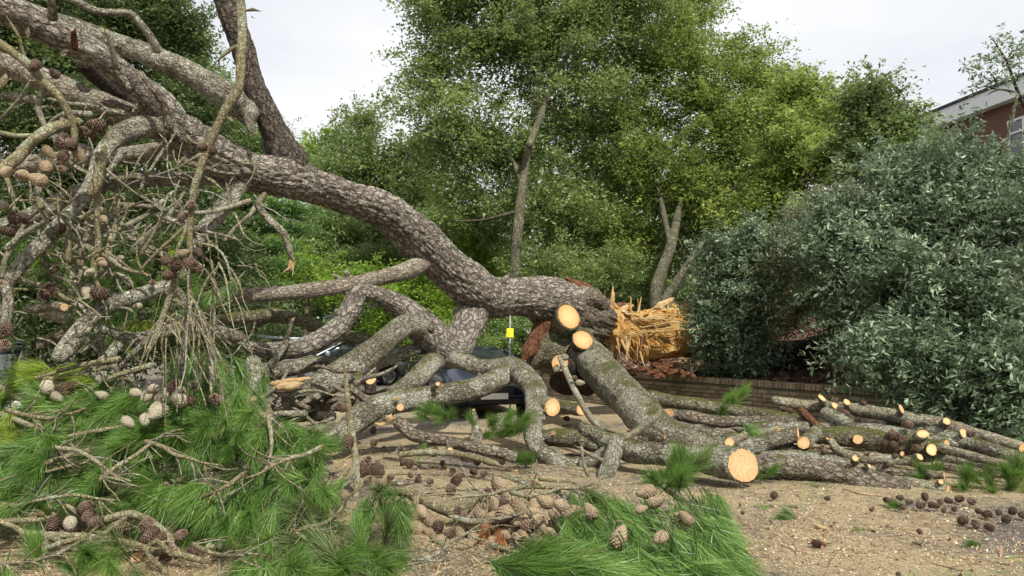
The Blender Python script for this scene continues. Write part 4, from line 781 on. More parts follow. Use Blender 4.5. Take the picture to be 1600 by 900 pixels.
log('dead stem arching over the closed cones beside the green bough', [(790, 745, 6.5, 2), (840, 760, 6.4, 2.5), (880, 762, 6.35, 3), (920, 775, 6.3, 3), (940, 790, 6.2, 2)], 'twigb', ('taper', 'round'), G3, **kw)
log('bare brown branch among the cones left of the green bough', [(700, 806, 6.3, 4), (740, 815, 6.2, 5), (780, 812, 6.2, 5), (820, 800, 6.2, 4)], 'twigb', ('taper', 'round'), G3, **kw)
for i, (lab, pts) in enumerate([
    ('thin twig lying alone on the sawdust near the road edge', [(1425, 846, None, 1.6), (1440, 850, None, 2), (1455, 853, None, 1.5)]),
    ('long thin twig on the sawdust at the lower right', [(1455, 880, None, 1), (1480, 886, None, 1.4), (1505, 893, None, 1)]),
    ('pale curved splinter in front of the foremost log', [(1315, 762, None, 1.4), (1345, 771, None, 1.8), (1380, 775, None, 1.3)]),
    ('brown torn bark strip on the bare sawdust', [(1270, 820, None, 2.5), (1283, 824, None, 3), (1296, 826, None, 2)]),
    ('dark bark scrap beside the torn strip', [(1270, 850, None, 4), (1280, 852, None, 5), (1292, 850, None, 3)])]):
    log(lab, pts, ['twigb', 'twigb', 'splinter', 'splinter', 'redbark'][i], ('taper', 'taper'), None, name='loose_twig', cat='twig', res=.006)

rg = np.random.RandomState(44)
for lab, x, y in [('crooked twig in front of the straight brown log', 470, 715), ('mossy twig left of the upright cone stick foot', 500, 740), ('forked twig between the stick and the bent brown log', 600, 700), ('grey twig under the slender olive stick', 660, 728), ('twig pointing at the foot of the vertical limb', 790, 745), ('short twig before the grey forked upright limb', 880, 752),
    ('broken twig on the sawdust below the big sawn limb', 1000, 752), ('pale twig right of the cones on bare sawdust', 905, 765), ('curved twig above the split torn branch', 640, 752), ('dead twig behind the heap of closed cones', 720, 765), ('small stick below the mossy level log', 890, 712), ('grey stick on the road behind the vertical limb', 900, 668),
    ('twig at the edge of sawdust and left needles', 560, 850), ('lichened stick left of the round pale cones', 620, 850), ('fallen twig at the end of the bent log', 830, 738)]:
    a_ = rg.uniform(-.6, .6) + rg.choice([0, 3.14]); l_ = rg.uniform(40, 85); r_ = rg.uniform(2.2, 4.5); q_ = [(x + math.cos(a_) * l_ * (t_ - .5) + rg.uniform(-4, 4), y + math.sin(a_) * l_ * .35 * (t_ - .5) + rg.uniform(-3, 3), None, r_ * (1.1 - .7 * t_)) for t_ in (0, .25, .5, .75, 1)]
    log(lab, q_, ['lichen', 'twigb', 'rough', 'twig'][rg.randint(4)], ('broken', 'taper'), 'small twigs lying on the sawdust', name='loose_twig', cat='twig', res=.008, stubs=())
# ------------------------------------------------------------------ pine cones
def conemesh(kind, s):
    r = np.random.RandomState(s); L_, Rm = .118, .036; V = []; Tr = []; lv = []
    def prof(t): return Rm * (math.sin(math.pi * min(1, t ** .72 * .98 + .02)) ** .62 * (1.05 - .25 * t))
    rows = 9; seg = 12; ring = []
    for i in range(rows + 1):
        t = i / rows
        for j in range(seg): a = j * 2 * math.pi / seg; q = max(.002, prof(t) * (.86 if kind != 'open' else .55)); V.append((q * math.cos(a), q * math.sin(a), t * L_))
    for i in range(rows):
        for j in range(seg):
            a = i * seg + j; b = i * seg + (j + 1) % seg; Tr += [(a, b, b + seg), (a, b + seg, a + seg)]; lv += [.05, .05]
    n = 105 if kind != 'open' else 82; ga = 2.399963
    for k in range(n):
        t = .035 + .95 * (k + .5) / n; a = k * ga; R = max(.004, prof(t)); sz = (.0105 if kind != 'open' else .0125) * (.55 + .75 * math.sin(math.pi * min(1, t * .93 + .06)))
        er = np.array([math.cos(a), math.sin(a), 0]); et = np.array([-math.sin(a), math.cos(a), 0]); ez = np.array([0, 0, 1.])
        out = er * 1.0 + ez * (.25 if kind != 'open' else .75) * (1 if t < .9 else 1.6); out /= np.linalg.norm(out); up = np.cross(out, et) * -1
        if up[2] < 0: up = -up
        base = er * R * (.93 if kind != 'open' else .72) + ez * t * L_; d = (.0045 if kind != 'open' else .017) * (.7 + r.rand() * .5)
        c = base + out * d; th = (.85 if kind != 'open' else .42)
        i0 = len(V); V += [tuple(base + et * sz * .55 - up * sz * .1), tuple(base - et * sz * .55 - up * sz * .1), tuple(c + et * sz), tuple(c - et * sz), tuple(c + up * sz * th), tuple(c - up * sz * th * .8), tuple(c + out * sz * .42)]
        w = r.uniform(.35, .7)
        for f, l in (((2, 4, 6), w + .3), ((4, 3, 6), w + .3), ((3, 5, 6), w), ((5, 2, 6), w), ((0, 2, 5), .25), ((0, 5, 1), .1), ((1, 5, 3), .25), ((0, 4, 2), .35), ((1, 3, 4), .35), ((0, 1, 4), .3)):
            Tr.append(tuple(i0 + x for x in f)); lv.append(min(1, l))
    return mk('pine_cone', V, None, Tr, M[{'open': 'cone_open', 'shut': 'cone_shut', 'grey': 'cone_grey'}[kind]], smooth=False, fattr={'lv': lv}, link=False)
CONES = {k: [conemesh(k, 50 + i) for i in range(3)] for k in ('open', 'shut', 'grey')}
rc = np.random.RandomState(77)
def cone(kind, pxx, pyy, Y, size=None, parent=None, org=None, axis=None, lift=None):
    """size: length in photo pixels"""
    if Y is None: Y = GY(pyy, 9, lift or 0)
    p = P(pxx, pyy, Y); s = (size or rc.uniform(24, 32)) * Y / F / .125 * (1.12 if kind != 'open' else 1.05)
    ax = Vector(axis) if axis is not None else Vector((rc.uniform(-1, 1), rc.uniform(-1, .3), rc.uniform(-.6, .6)))
    q = ax.normalized().to_track_quat('Z', 'Y') @ Euler((0, 0, rc.uniform(0, 6.28))).to_quaternion()
    loc = p - ax.normalized() * .058 * s
    if parent is not None: loc = loc - org
    o = ob('pine_cone', CONES[kind][rc.randint(3)], parent, loc, q, (s, s, s * rc.uniform(.92, 1.08)) if kind != 'open' else (s * 1.05, s * 1.05, s * .85))
    return o
# on the fallen tree
for a in [('open', 100, 215, 6.6, 20), ('open', 110, 225, 6.5, 26), ('open', 92, 222, 6.5, 22), ('shut', 76, 238, 6.5, 22), ('open', 98, 245, 6.5, 24), ('shut', 124, 242, 6.6, 24), ('shut', 72, 262, 6.4, 27), ('open', 96, 264, 6.5, 18),
          ('shut', 12, 268, 6.3, 24), ('shut', 34, 274, 6.35, 27), ('shut', 58, 280, 6.3, 30), ('open', 150, 196, 6.7, 32), ('open', 55, 103, 6.5, 24), ('open', 85, 115, 6.7, 20), ('open', 132, 205, 6.8, 22), ('open', 172, 190, 7.2, 18), ('open', 142, 212, 6.8, 22),
          ('open', 316, 230, 6.4, 19), ('open', 331, 235, 6.45, 20), ('open', 299, 320, 6.35, 20), ('open', 286, 338, 6.4, 18), ('shut', 288, 395, 6.35, 19), ('open', 310, 395, 6.4, 19), ('open', 299, 413, 6.3, 27), ('open', 275, 412, 6.3, 26), ('open', 259, 408, 6.4, 20), ('open', 263, 430, 6.3, 22), ('open', 308, 420, 6.4, 20), ('open', 238, 441, 7.2, 12),
          ('open', 95, 358, 6.9, 22), ('open', 121, 345, 7.3, 16), ('shut', 163, 343, 6.95, 16), ('shut', 160, 410, 6.9, 19), ('grey', 140, 426, 6.95, 17), ('shut', 183, 308, 7.8, 14), ('open', 155, 459, 6.9, 32), ('grey', 137, 458, 7.0, 24), ('open', 74, 447, 7.2, 18), ('open', 70, 460, 7.1, 24), ('open', 84, 455, 7.15, 20),
          ('open', 22, 340, 6.6, 26), ('open', 38, 342, 6.7, 22), ('open', 12, 360, 6.6, 26), ('open', 8, 515, 6.6, 28), ('open', 5, 540, 6.6, 28), ('grey', 3, 320, 6.6, 20), ('open', 88, 420, 7.2, 14), ('open', 3, 445, 6.7, 22), ('grey', 215, 478, 7.1, 14), ('open', 66, 392, 7.2, 14),
          ('open', 533, 636, 8.3, 21), ('open', 543, 690, 8.1, 25), ('grey', 906, 598, 10.9, 14), ('open', 898, 590, 10.9, 10)]:
    cone(a[0], a[1], a[2], a[3], a[4], pine, PO)
# loose cones on the ground
GC = {'open': 'open brown pine cones scattered over the sawdust', 'shut': 'closed tan pine cones among the cut needles', 'grey': 'weathered grey pine cones lying in the needles'}
KD = {'open': 'open brown pine cone', 'shut': 'closed tan pine cone', 'grey': 'pale closed pine cone'}
GR = {'sawn': 'loose cones on the sawdust', 'pile': 'cones lodged in the log pile', 'foot': 'cones in front of the log pile', 'front': 'closed cones by the torn branch', 'left': 'open cones in the left branch heap', 'grey': 'pale cones in the left boughs', 'road': 'cones out on the road', 'in': 'cones in the front bough'}
ANCH = {'sawn': [(580, 733, 'at the foot of the upright cone stick'), (528, 781, 'left of the upright cone stick'), (573, 820, 'low right of the upright cone stick'), (634, 715, 'by the left tip of the slender stick'), (690, 712, 'behind the slender olive stick'), (712, 745, 'in front of the slender olive stick'), (765, 732, 'under the end of the bent log'), (590, 683, 'under the long lichened limb'), (650, 752, 'above the torn top branch'), (628, 818, 'left of the closed cone heap'), (735, 800, 'right of the torn top branch'), (885, 655, 'on the road by the orange cut log')],
 'pile': [(1398, 688, 'on the knobbly olive log'), (1418, 663, 'in the gap under the knotty pole'), (1326, 636, 'on top of the knotty pole'), (1288, 703, 'by the splintered log tip'), (1385, 720, 'on the curved brown log'), (1515, 700, 'among the poles at the right'), (1232, 640, 'behind the left end of the knotty pole'), (1350, 706, 'under the knobbly olive log')],
 'foot': [(1395, 784, 'below the foremost log at the row start'), (1455, 785, 'below the bright oval cut'), (1495, 785, 'just right of the bright oval cut'), (1525, 815, 'lowest before the dark bough'), (1540, 800, 'at the foot of the dark bough'), (1585, 806, 'by the right picture edge')],
 'road': [(x_, y_, t_) for x_, y_, t_ in [(1209, 776, 'alone just right of the big sawn face'), (1292, 777, 'alone before the middle of the foremost log'), (1363, 793, 'alone above the green scrap on open sawdust'), (1436, 831, 'farthest out on the bare sawdust'), (1276, 848, 'beside the dark bark scrap'), (1160, 802, 'at the edge of the combed bough'), (1405, 896, 'at the very bottom right of the road')]],
 'left': [(138, 800, 'stacked where the arched branch starts'), (90, 835, 'between wavy and forked branches'), (245, 840, 'in the cluster under the arched branch'), (284, 836, 'right of the arched branch'), (320, 865, 'by the lichen spotted branch'), (386, 854, 'right end of the left heap'), (25, 884, 'by the lower left corner'), (345, 855, 'above the lichen spotted branch')],
 'grey': [(95, 610, 'at the top left of the green heap'), (158, 618, 'alone left of the pale cluster'), (235, 615, 'in the upper pale cluster'), (280, 612, 'at the right of the pale cluster'), (235, 648, 'below the pale cluster'), (325, 660, 'under the mottled stick')],
 'front': [(800, 762, 'topmost by the arching stem'), (785, 810, 'in the middle of the heap'), (665, 815, 'under the torn top branch'), (660, 842, 'lowest left of the olive branch'), (728, 822, 'on the bare brown branch'), (730, 860, 'beside the lower rust red spray'), (720, 892, 'at the bottom edge of the picture'), (830, 825, 'beside the combed bough'), (870, 788, 'along the arching dead stem'), (757, 785, 'right of the torn top branch')],
 'in': [(1016, 778, 'at the top of the combed bough'), (924, 800, 'where the combed bough meets the cones'), (967, 838, 'big one in the middle of the combed bough'), (1067, 807, 'at the right of the combed bough'), (1030, 842, 'low right in the combed bough'), (1005, 797, 'small one sunk in the combed bough'), (915, 870, 'near the bottom edge in the needles'), (872, 790, 'at the upper left of the combed bough')]}
ORD = ['leftmost', 'second from left', 'third from left', 'fourth from left', 'fifth from left', 'sixth from left', 'seventh from left', 'eighth from left', 'ninth from left', 'tenth from left']
def gcones(key, kind, lst):
    bins = {}
    for a in lst:
        k = a[4] if len(a) > 4 else kind; t = min(ANCH[key], key=lambda q: (q[0] - a[0]) ** 2 + (q[1] - a[1]) ** 2)[2]; bins.setdefault((t, k), []).append(a)
    for (t, k), ls in bins.items():
        ls.sort(key=lambda a: a[0])
        for i, a in enumerate(ls):
            fsz = .84 if key == 'foot' else 1.
            a = (a[0] + rc.uniform(-2, 2), a[1] + rc.uniform(-2, 2), a[2], a[3] * fsz * rc.uniform(.8, 1.22)); o = cone(k, *a); tag(o, (KD[k] + ' ' + t) if len(ls) == 1 else (('rightmost' if i == len(ls) - 1 else ORD[i]) + ' ' + KD[k] + ' ' + t), 'pine cone', GR[key])
gcones('sawn', 'open', [(584, 690, None, 18), (582, 673, None, 16), (574, 722, None, 26), (585, 735, None, 30), (568, 738, None, 26), (577, 748, None, 24), (592, 728, None, 20), (596, 740, None, 18), (530, 775, 7.4, 24), (522, 780, 7.3, 22), (534, 790, 7.2, 18), (575, 812, None, 22), (572, 826, None, 18), (628, 818, None, 16), (628, 720, None, 17), (640, 722, None, 16),
     (678, 706, None, 14), (708, 737, None, 17), (718, 742, None, 16), (712, 750, None, 17), (742, 736, None, 16), (755, 738, None, 13), (786, 721, None, 16), (706, 763, None, 20), (672, 752, None, 15), (660, 690, None, 12), (626, 700, None, 12), (760, 785, 6.8, 20), (735, 812, 6.3, 18), (600, 700, None, 12), (612, 745, None, 14), (640, 740, None, 12), (690, 722, None, 13), (885, 655, None, 10), (655, 745, None, 12), (745, 722, None, 13)])
gcones('pile', 'open', [(1393, 678, 9.6, 17), (1400, 683, 9.5, 18), (1404, 688, 9.5, 17), (1399, 698, 9.4, 18), (1384, 696, 9.5, 14), (1431, 700, 9.2, 15), (1414, 663, 9.9, 16), (1421, 662, 9.9, 14), (1350, 632, 10.6, 15), (1303, 627, 10.8, 13), (1285, 700, 9.5, 17), (1291, 706, 9.4, 14), (1318, 646, 10.5, 18), (1310, 642, 10.6, 14), (1385, 727, 8.9, 13), (1516, 678, 9.4, 14), (1540, 730, 8.6, 13), (1225, 640, 11.4, 18), (1235, 642, 11.4, 14), (1275, 625, 10.9, 12), (1355, 708, 9.3, 12), (1400, 712, 9.2, 11), (1330, 655, 10.4, 13), (1470, 740, 8.7, 12)])
gcones('foot', 'open', [(1395, 786, None, 18), (1405, 778, None, 16), (1410, 790, None, 17), (1447, 778, None, 19), (1456, 787, None, 18), (1464, 792, None, 18), (1468, 782, None, 16), (1482, 780, None, 18), (1440, 790, None, 16), (1500, 778, None, 18), (1518, 783, None, 18), (1506, 812, None, 20), (1524, 816, None, 20), (1544, 822, None, 21), (1540, 805, None, 18), (1558, 800, None, 18), (1580, 800, None, 20), (1597, 806, None, 18), (1570, 812, None, 18), (1422, 784, None, 14), (1475, 795, None, 15), (1530, 800, None, 17), (1385, 780, None, 14), (1492, 796, None, 15)])
gcones('road', 'open', [(1209, 776, None, 15), (1292, 777, None, 12), (1363, 793, None, 11), (1436, 831, None, 10), (1276, 848, None, 15), (1160, 802, None, 10), (1405, 896, None, 9)])
gcones('left', 'open', [(134, 790, 5.9, 26), (140, 808, 5.85, 28), (128, 798, 5.9, 24), (148, 818, 5.8, 26), (82, 822, 5.8, 26), (80, 845, 5.7, 24), (95, 838, 5.8, 22), (230, 822, 5.8, 28), (240, 832, 5.7, 28), (250, 842, 5.7, 30), (262, 855, 5.65, 28), (232, 840, 5.7, 26), (255, 868, 5.6, 24), (284, 836, 5.7, 27), (315, 868, 5.8, 22), (335, 875, 5.8, 20), (390, 850, 6.0, 22), (382, 858, 6.0, 18), (35, 888, 5.5, 20), (110, 818, 5.8, 26, 'grey'), (60, 838, 5.8, 20), (300, 862, 5.7, 18), (12, 880, 5.5, 24, 'shut'), (330, 854, 5.9, 22, 'grey'), (357, 858, 5.9, 20, 'grey'), (345, 850, 5.9, 18, 'grey')])
gcones('grey', 'grey', [(78, 606, 6.9, 28), (98, 610, 6.9, 26, 'open'), (92, 620, 6.85, 22), (112, 604, 6.9, 22, 'open'), (158, 618, 6.8, 18), (215, 614, 6.6, 24), (232, 618, 6.6, 24), (250, 625, 6.55, 28), (245, 640, 6.5, 24), (272, 606, 6.6, 30, 'open'), (282, 612, 6.6, 26), (262, 615, 6.6, 24), (292, 628, 6.55, 22, 'open'), (280, 626, 6.5, 26), (248, 642, 6.45, 30), (228, 655, 6.4, 26), (200, 660, 6.4, 26), (335, 625, 6.8, 22, 'open'), (300, 600, 6.8, 18), (334, 683, 6.7, 22, 'open'), (305, 672, 6.7, 20), (238, 608, 6.6, 22)])
gcones('front', 'shut', [(778, 760, 6.5, 34), (800, 778, 6.4, 36), (822, 752, 6.5, 32), (828, 768, 6.45, 28), (795, 800, 6.3, 34), (782, 815, 6.3, 32), (800, 825, 6.25, 32), (770, 808, 6.3, 28), (668, 808, 6.5, 28), (652, 825, 6.45, 28), (684, 826, 6.4, 28, 'open'), (665, 847, 6.35, 26), (643, 845, 6.4, 24), (672, 835, 6.4, 24), (722, 827, 6.3, 32), (735, 818, 6.3, 28), (728, 852, 6.2, 34), (737, 875, 6.1, 32), (730, 862, 6.15, 28), (703, 886, 6.0, 26), (715, 898, 5.9, 32), (745, 890, 6.0, 28), (735, 855, 6.15, 28), (742, 838, 6.2, 24), (808, 843, 6.1, 28), (826, 822, 6.15, 32, 'open'), (852, 784, 6.3, 34), (878, 790, 6.2, 30, 'open'), (888, 796, 6.15, 28, 'open'), (838, 786, 6.3, 26), (760, 795, 6.4, 26), (758, 775, 6.45, 26, 'open'), (812, 812, 6.2, 26), (645, 812, 6.5, 22), (705, 835, 6.3, 24, 'open'), (790, 838, 6.15, 26), (768, 832, 6.2, 26), (840, 812, 6.15, 28), (660, 800, 6.5, 20), (720, 800, 6.4, 24, 'open'), (860, 835, 6.0, 24), (750, 802, 6.35, 28), (768, 785, 6.4, 27), (812, 795, 6.3, 30), (835, 800, 6.25, 27), (848, 822, 6.1, 28), (800, 858, 6.05, 28), (780, 862, 6.05, 26), (822, 858, 6.0, 25, 'open'), (758, 858, 6.1, 26), (750, 872, 6.0, 25), (698, 862, 6.15, 27), (682, 872, 6.1, 24, 'open'), (690, 848, 6.25, 25), (745, 822, 6.25, 27), (712, 812, 6.35, 23), (870, 805, 6.15, 27), (868, 822, 6.05, 25, 'open'), (790, 785, 6.4, 28, 'open'), (640, 862, 6.3, 22), (655, 872, 6.2, 23, 'open'), (815, 838, 6.1, 27), (768, 848, 6.15, 27)])
gcones('in', 'shut', [(1008, 768, 5.75, 29), (1025, 787, 5.35, 28), (924, 800, 5.15, 28), (967, 838, 4.55, 32), (1073, 808, 5.05, 29), (1030, 842, 4.5, 24), (1062, 806, 5.1, 22), (1000, 795, 5.25, 20), (915, 870, 4.15, 24), (852, 784, 5.6, 34), (874, 790, 5.5, 32), (890, 798, 5.4, 30)])

# ------------------------------------------------------------------ pine boughs
def tuftmesh(s, n=210, L0=.17, spread=.8, mat='needle', width=.0027, stem=.13, droop_=.0):
    r = np.random.RandomState(s); V = []; Q = []; Tr = []; lv = []
    for k in range(n):
        t = r.rand() ** .7; z0 = t * stem; a = r.uniform(0, 2 * math.pi); tilt = (1.05 - .75 * t) * spread * r.uniform(.6, 1.15); ln = L0 * r.uniform(.75, 1.15)
        er = np.array([math.cos(a), math.sin(a), 0]); et = np.array([-math.sin(a), math.cos(a), 0]); c = np.array([0, 0, z0]) + er * .003; d = er * math.sin(tilt) + np.array([0, 0, math.cos(tilt)])
        bend = (np.array([0, 0, 1]) - d * .5) * r.uniform(-.25, .35) + r.uniform(-.2, .2, 3); side = et * math.cos(k) + np.cross(d, et) * math.sin(k); i0 = len(V); w = width * r.uniform(.8, 1.2)
        for j in range(3):
            u = j / 3; p = c + d * ln * u + bend * ln * u * u; ww = w * (.6, 1, .75)[j]; V += [tuple(p - side * ww * .5), tuple(p + side * ww * .5)]
        p = c + d * ln + bend * ln; V.append(tuple(p)); Q += [(i0, i0 + 1, i0 + 3, i0 + 2), (i0 + 2, i0 + 3, i0 + 5, i0 + 4)]; Tr.append((i0 + 4, i0 + 5, i0 + 6)); v = np.clip(r.normal(.5, .22), 0, 1); lv.append(v)
    lvf = np.concatenate([np.repeat(lv, 2), lv])
    i0 = len(V)
    for zz, q in ((-.03, .004), (stem * 1.02, .0025)):
        for j in range(5): V.append((q * math.cos(j * 1.2566), q * math.sin(j * 1.2566), zz))
    for j in range(5): Q.append((i0 + j, i0 + (j + 1) % 5, i0 + 5 + (j + 1) % 5, i0 + 5 + j))
    lvf = np.concatenate([lvf[:2 * n], np.zeros(5), lvf[2 * n:]])
    return mk('needle_tuft', V, Q, Tr, M[mat], fattr={'lv': lvf}, link=False)
TU = {'g': [tuftmesh(s) for s in range(5)], 'b': [tuftmesh(20 + s, 240, .2, .62) for s in range(4)], 'y': [tuftmesh(40 + s, 150, .17, .7, 'needle_y') for s in range(3)], 'd': [tuftmesh(80 + s, 150, .17, .9, 'needle_d') for s in range(3)], 'r': [tuftmesh(60 + s, 110, .14, 1.0, 'needle_r') for s in range(2)]}
rb = np.random.RandomState(9)
def bough(label, stem, tufts, group='cut pine boughs heaped over the road', mat='twig', seed=0, twr=.0028, tag_=True):
    """stem: px polyline; tufts: list of (px,py,Y,ax,ay(down +),az(depth),kind,scale): each joined to the stem by a side twig"""
    w = px(*stem); mid = w[len(w) // 2]; org = Vector((mid[0], mid[1], max(0, min(q[2] for q in w))))
    root = empty('pine_bough', org)
    if tag_: tag(root, label, 'pine bough', group)
    tube('stem', rel(w, org), mat, root, .012, .15, ends=('round', 'taper'))
    sp = [Vector(q[:3]) for q in spline(w, .05)[:, :4]] if False else [Vector(q[:3]) for q in spline(w, .05)]
    for (x, y, Y, ax, ay, az, kind, sc) in tufts:
        p = P(x, y, Y); d = Vector((ax, az, -ay)).normalized(); a = min(sp, key=lambda q: (q - p - Vector((0, 0, 0))).length)
        ms = TU[kind]; q = d.to_track_quat('Z', 'Y') @ Euler((0, 0, rb.uniform(0, 6.28))).to_quaternion()
        o = ob('needle_tuft', ms[rb.randint(len(ms))], root, p - org, q, sc * rb.uniform(.88, 1.1))
        L1 = (p - a).length
        if L1 > .06 and rb.rand() < (.06 if kind == 'b' else .38):
            m = p - d * min(.35 * L1, .15); m = m + Vector((0, .03, -.03)); tube('twig', rel([(*a, twr * 1.2), (*((a + m) / 2 + Vector(rb.uniform(-.02, .02, 3))), twr), (*m, twr * .9), (*p, twr * .7)], org), mat, root, .01, 0, ends=('round', 'taper'))
    return root
def field(n, cx, cy, sx, sy, Yf, dirf, kinds='g', sc=1.0, jit=.35, yj=.14):
    out = []
    for k in range(n):
        a = rb.uniform(0, 6.28); q = math.sqrt(rb.rand()); x = cx + sx * q * math.cos(a); y = cy + sy * q * math.sin(a); d = dirf(x, y); kk = kinds[rb.randint(len(kinds))]; deep = 0.
        if kk == 'g' and rb.rand() < .3: kk = 'd'; deep = .22  # deeper tufts take the darker needles, so shaded gaps are coloured in
        out.append((x, y, Yf(x, y) + deep + rb.uniform(-yj, yj * 1.6), d[0] + rb.uniform(-jit, jit), d[1] + rb.uniform(-jit, jit), d[2] + rb.uniform(-jit, jit), kk, sc * rb.uniform(.8, 1.15)))
    return out
# left mound: the surface drops towards the camera
def YL(x, y): return min(7.4 - (y - 560) * .0062, 1.28 * F / max(60, y - 520)) + (.4 * min(1, max(0, (y - 765) / 30)) if x < 345 else 0)
LF = [('large fresh green bough pointing left in the middle of the left heap', (330, 650, 6.9), (60, 690, 6.5), (190, 640, 135, 48), lambda x, y: (-.9, .25, -.45), 'g', 64),
      ('dark green bough hanging under the largest one in the left heap', (300, 690, 6.8), (60, 740, 6.2), (170, 710, 150, 52), lambda x, y: (-.45, .6, -.6), 'g', 64),
      ('bough whose needles sweep left at the picture edge', (150, 700, 6.5), (-20, 760, 6.1), (55, 740, 75, 45), lambda x, y: (-.8, .45, -.4), 'gb', 36),
      ('small yellowish bough at the top of the left heap under the lichened limb', (190, 560, 7.1), (60, 590, 6.9), (110, 582, 75, 20), lambda x, y: (-.8, .3, -.5), 'yyg', 20),
      ('yellowish green spray beside the short grey upright limb', (240, 570, 7.2), (130, 610, 7.0), (175, 600, 55, 22), lambda x, y: (-.5, .6, -.5), 'yg', 14),
      ('green bough hanging down from the bare drooping twigs', (330, 530, 7.2), (330, 620, 6.9), (322, 580, 62, 48), lambda x, y: (.2, .9, -.3), 'g', 50),
      ('bough trailing right towards the upright cone stick', (300, 700, 7.0), (500, 730, 7.2), (420, 700, 85, 40), lambda x, y: (.6, .6, -.4), 'g', 46),
      ('broad bough sweeping down left of the sawdust patch', (330, 720, 6.7), (430, 800, 6.3), (385, 775, 95, 50), lambda x, y: (-.1, .75, -.55), 'gb', 56),
      ('shaded bough in the hollow above the olive branches', (330, 740, 6.6), (150, 790, 6.1), (235, 755, 100, 30), lambda x, y: (-.2, .7, -.5), 'g', 30),
      ('thin bough at the far left under the blue car', (-10, 600, 7.2), (80, 660, 6.8), (35, 640, 55, 42), lambda x, y: (.1, .6, -.6), 'gy', 20),
      ('bough filling the space between cone stick and grey leaning limb', (400, 640, 8.2), (470, 700, 7.8), (425, 670, 38, 36), lambda x, y: (-.2, .7, -.4), 'g', 18),
      ('low bough in front of the lichened level branch', (480, 830, 6.1), (380, 880, 5.7), (450, 855, 70, 30), lambda x, y: (-.1, .5, -.6), 'g', 30),
      ('flat bough beside the upright cone stick on the sawdust', (545, 730, 7.9), (500, 800, 7.3), (500, 745, 45, 32), lambda x, y: (-.3, .5, -.5), 'g', 18),
      ('green bough at the lower left edge under the olive branches', (60, 830, 5.7), (170, 890, 5.5), (120, 872, 110, 22), lambda x, y: (.3, .2, -.5), 'gd', 14),
      ('shaded bough behind the pale cone cluster', (340, 600, 7.5), (150, 660, 7.1), (250, 640, 110, 36), lambda x, y: (-.2, .5, -.5), 'g', 50),
     ('bough below the pale cone cluster reaching the looping shoot', (360, 660, 7.2), (230, 690, 6.8), (290, 670, 90, 30), lambda x, y: (-.3, .6, -.4), 'g', 40),
     ('bough beside the looping yellow shoot', (400, 620, 7.6), (340, 700, 7.1), (370, 655, 45, 40), lambda x, y: (.1, .7, -.5), 'g', 26),
     ('deep green bough at the left edge beneath the arching needles', (-20, 640, 7.0), (120, 700, 6.5), (50, 690, 80, 40), lambda x, y: (-.3, .6, -.5), 'g', 40),
     ('low bough lying right of the short upright stick', (520, 890, 5.6), (640, 860, 5.9), (580, 872, 60, 22), lambda x, y: (.2, .2, -.5), 'gd', 16),
     ('patchy bough across the bottom edge left of the short stick', (400, 870, 5.8), (520, 900, 5.4), (460, 885, 70, 16), lambda x, y: (.1, .3, -.5), 'g', 16),
     ('thin bough on the sawdust under the level grey branch', (440, 800, 6.8), (530, 790, 7.0), (480, 800, 45, 16), lambda x, y: (.2, .3, -.4), 'gd', 12),
     ('bough on the sawdust right of the cone stick', (560, 820, 6.6), (640, 770, 6.9), (600, 785, 40, 22), lambda x, y: (.2, .4, -.6), 'g', 12)]
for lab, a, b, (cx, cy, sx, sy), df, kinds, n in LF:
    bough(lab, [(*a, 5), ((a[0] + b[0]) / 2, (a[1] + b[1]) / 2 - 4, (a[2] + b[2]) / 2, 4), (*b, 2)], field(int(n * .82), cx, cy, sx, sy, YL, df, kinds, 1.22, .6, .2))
# front centre boughs: long combed needles sweeping down and right
def YC(x, y): return min(6.7, 1.2 * F / (y - 520))
CF = [('broad combed bough at the front centre sweeping down to the right', (900, 760, 6.5), (1120, 850, 5.7), (1010, 815, 95, 42), lambda x, y: (.5, .95, -.3), 'bbbg', 60),
      ('outermost combed bough ending at the bare sawdust on the right', (1010, 740, 6.6), (1150, 860, 5.7), (1085, 812, 55, 58), lambda x, y: (.5, 1.0, -.25), 'bbg', 52),
      ('bright bough along the bottom edge below the combed ones', (800, 840, 6.0), (1080, 890, 5.4), (960, 875, 140, 28), lambda x, y: (.7, .6, -.3), 'bbbg', 54),
      ('bough hanging over the closed cones at the front', (860, 760, 6.5), (950, 830, 5.9), (905, 810, 42, 52), lambda x, y: (.25, .45, -.5), 'bg', 36),
      ('green bough in the bottom edge left of the combed ones', (760, 850, 6.0), (880, 895, 5.5), (820, 880, 60, 24), lambda x, y: (.6, .15, -.4), 'b', 34),
      ('sparse bough rising beside the sawn end of the big limb', (1060, 780, 6.7), (1050, 735, 7.1), (1052, 750, 28, 20), lambda x, y: (.15, -.4, -.3), 'bg', 12)]
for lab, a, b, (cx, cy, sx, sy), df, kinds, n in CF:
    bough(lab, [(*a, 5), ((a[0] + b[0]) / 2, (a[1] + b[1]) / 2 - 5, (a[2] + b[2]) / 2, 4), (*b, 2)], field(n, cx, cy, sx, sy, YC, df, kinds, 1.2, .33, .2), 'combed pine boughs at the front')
bough('rust red dead spray hanging among the closed cones', [(790, 800, 6.3, 3), (770, 830, 6.2, 2)], [(x, y, 6.15, rb.uniform(-.5, .5), .8, -.5, 'r', .85) for x, y in [(765, 815), (778, 822), (758, 838), (772, 848), (790, 832), (726, 875), (735, 885)]], 'dead rust red sprays')
bough('rust red dead spray under the closed cone in the combed bough', [(960, 830, 5.9, 3), (970, 860, 5.7, 2)], [(x, y, 5.68, .4, .6, -.5, 'r', .8) for x, y in [(950, 842), (965, 855), (980, 862), (880, 820)]], 'dead rust red sprays')
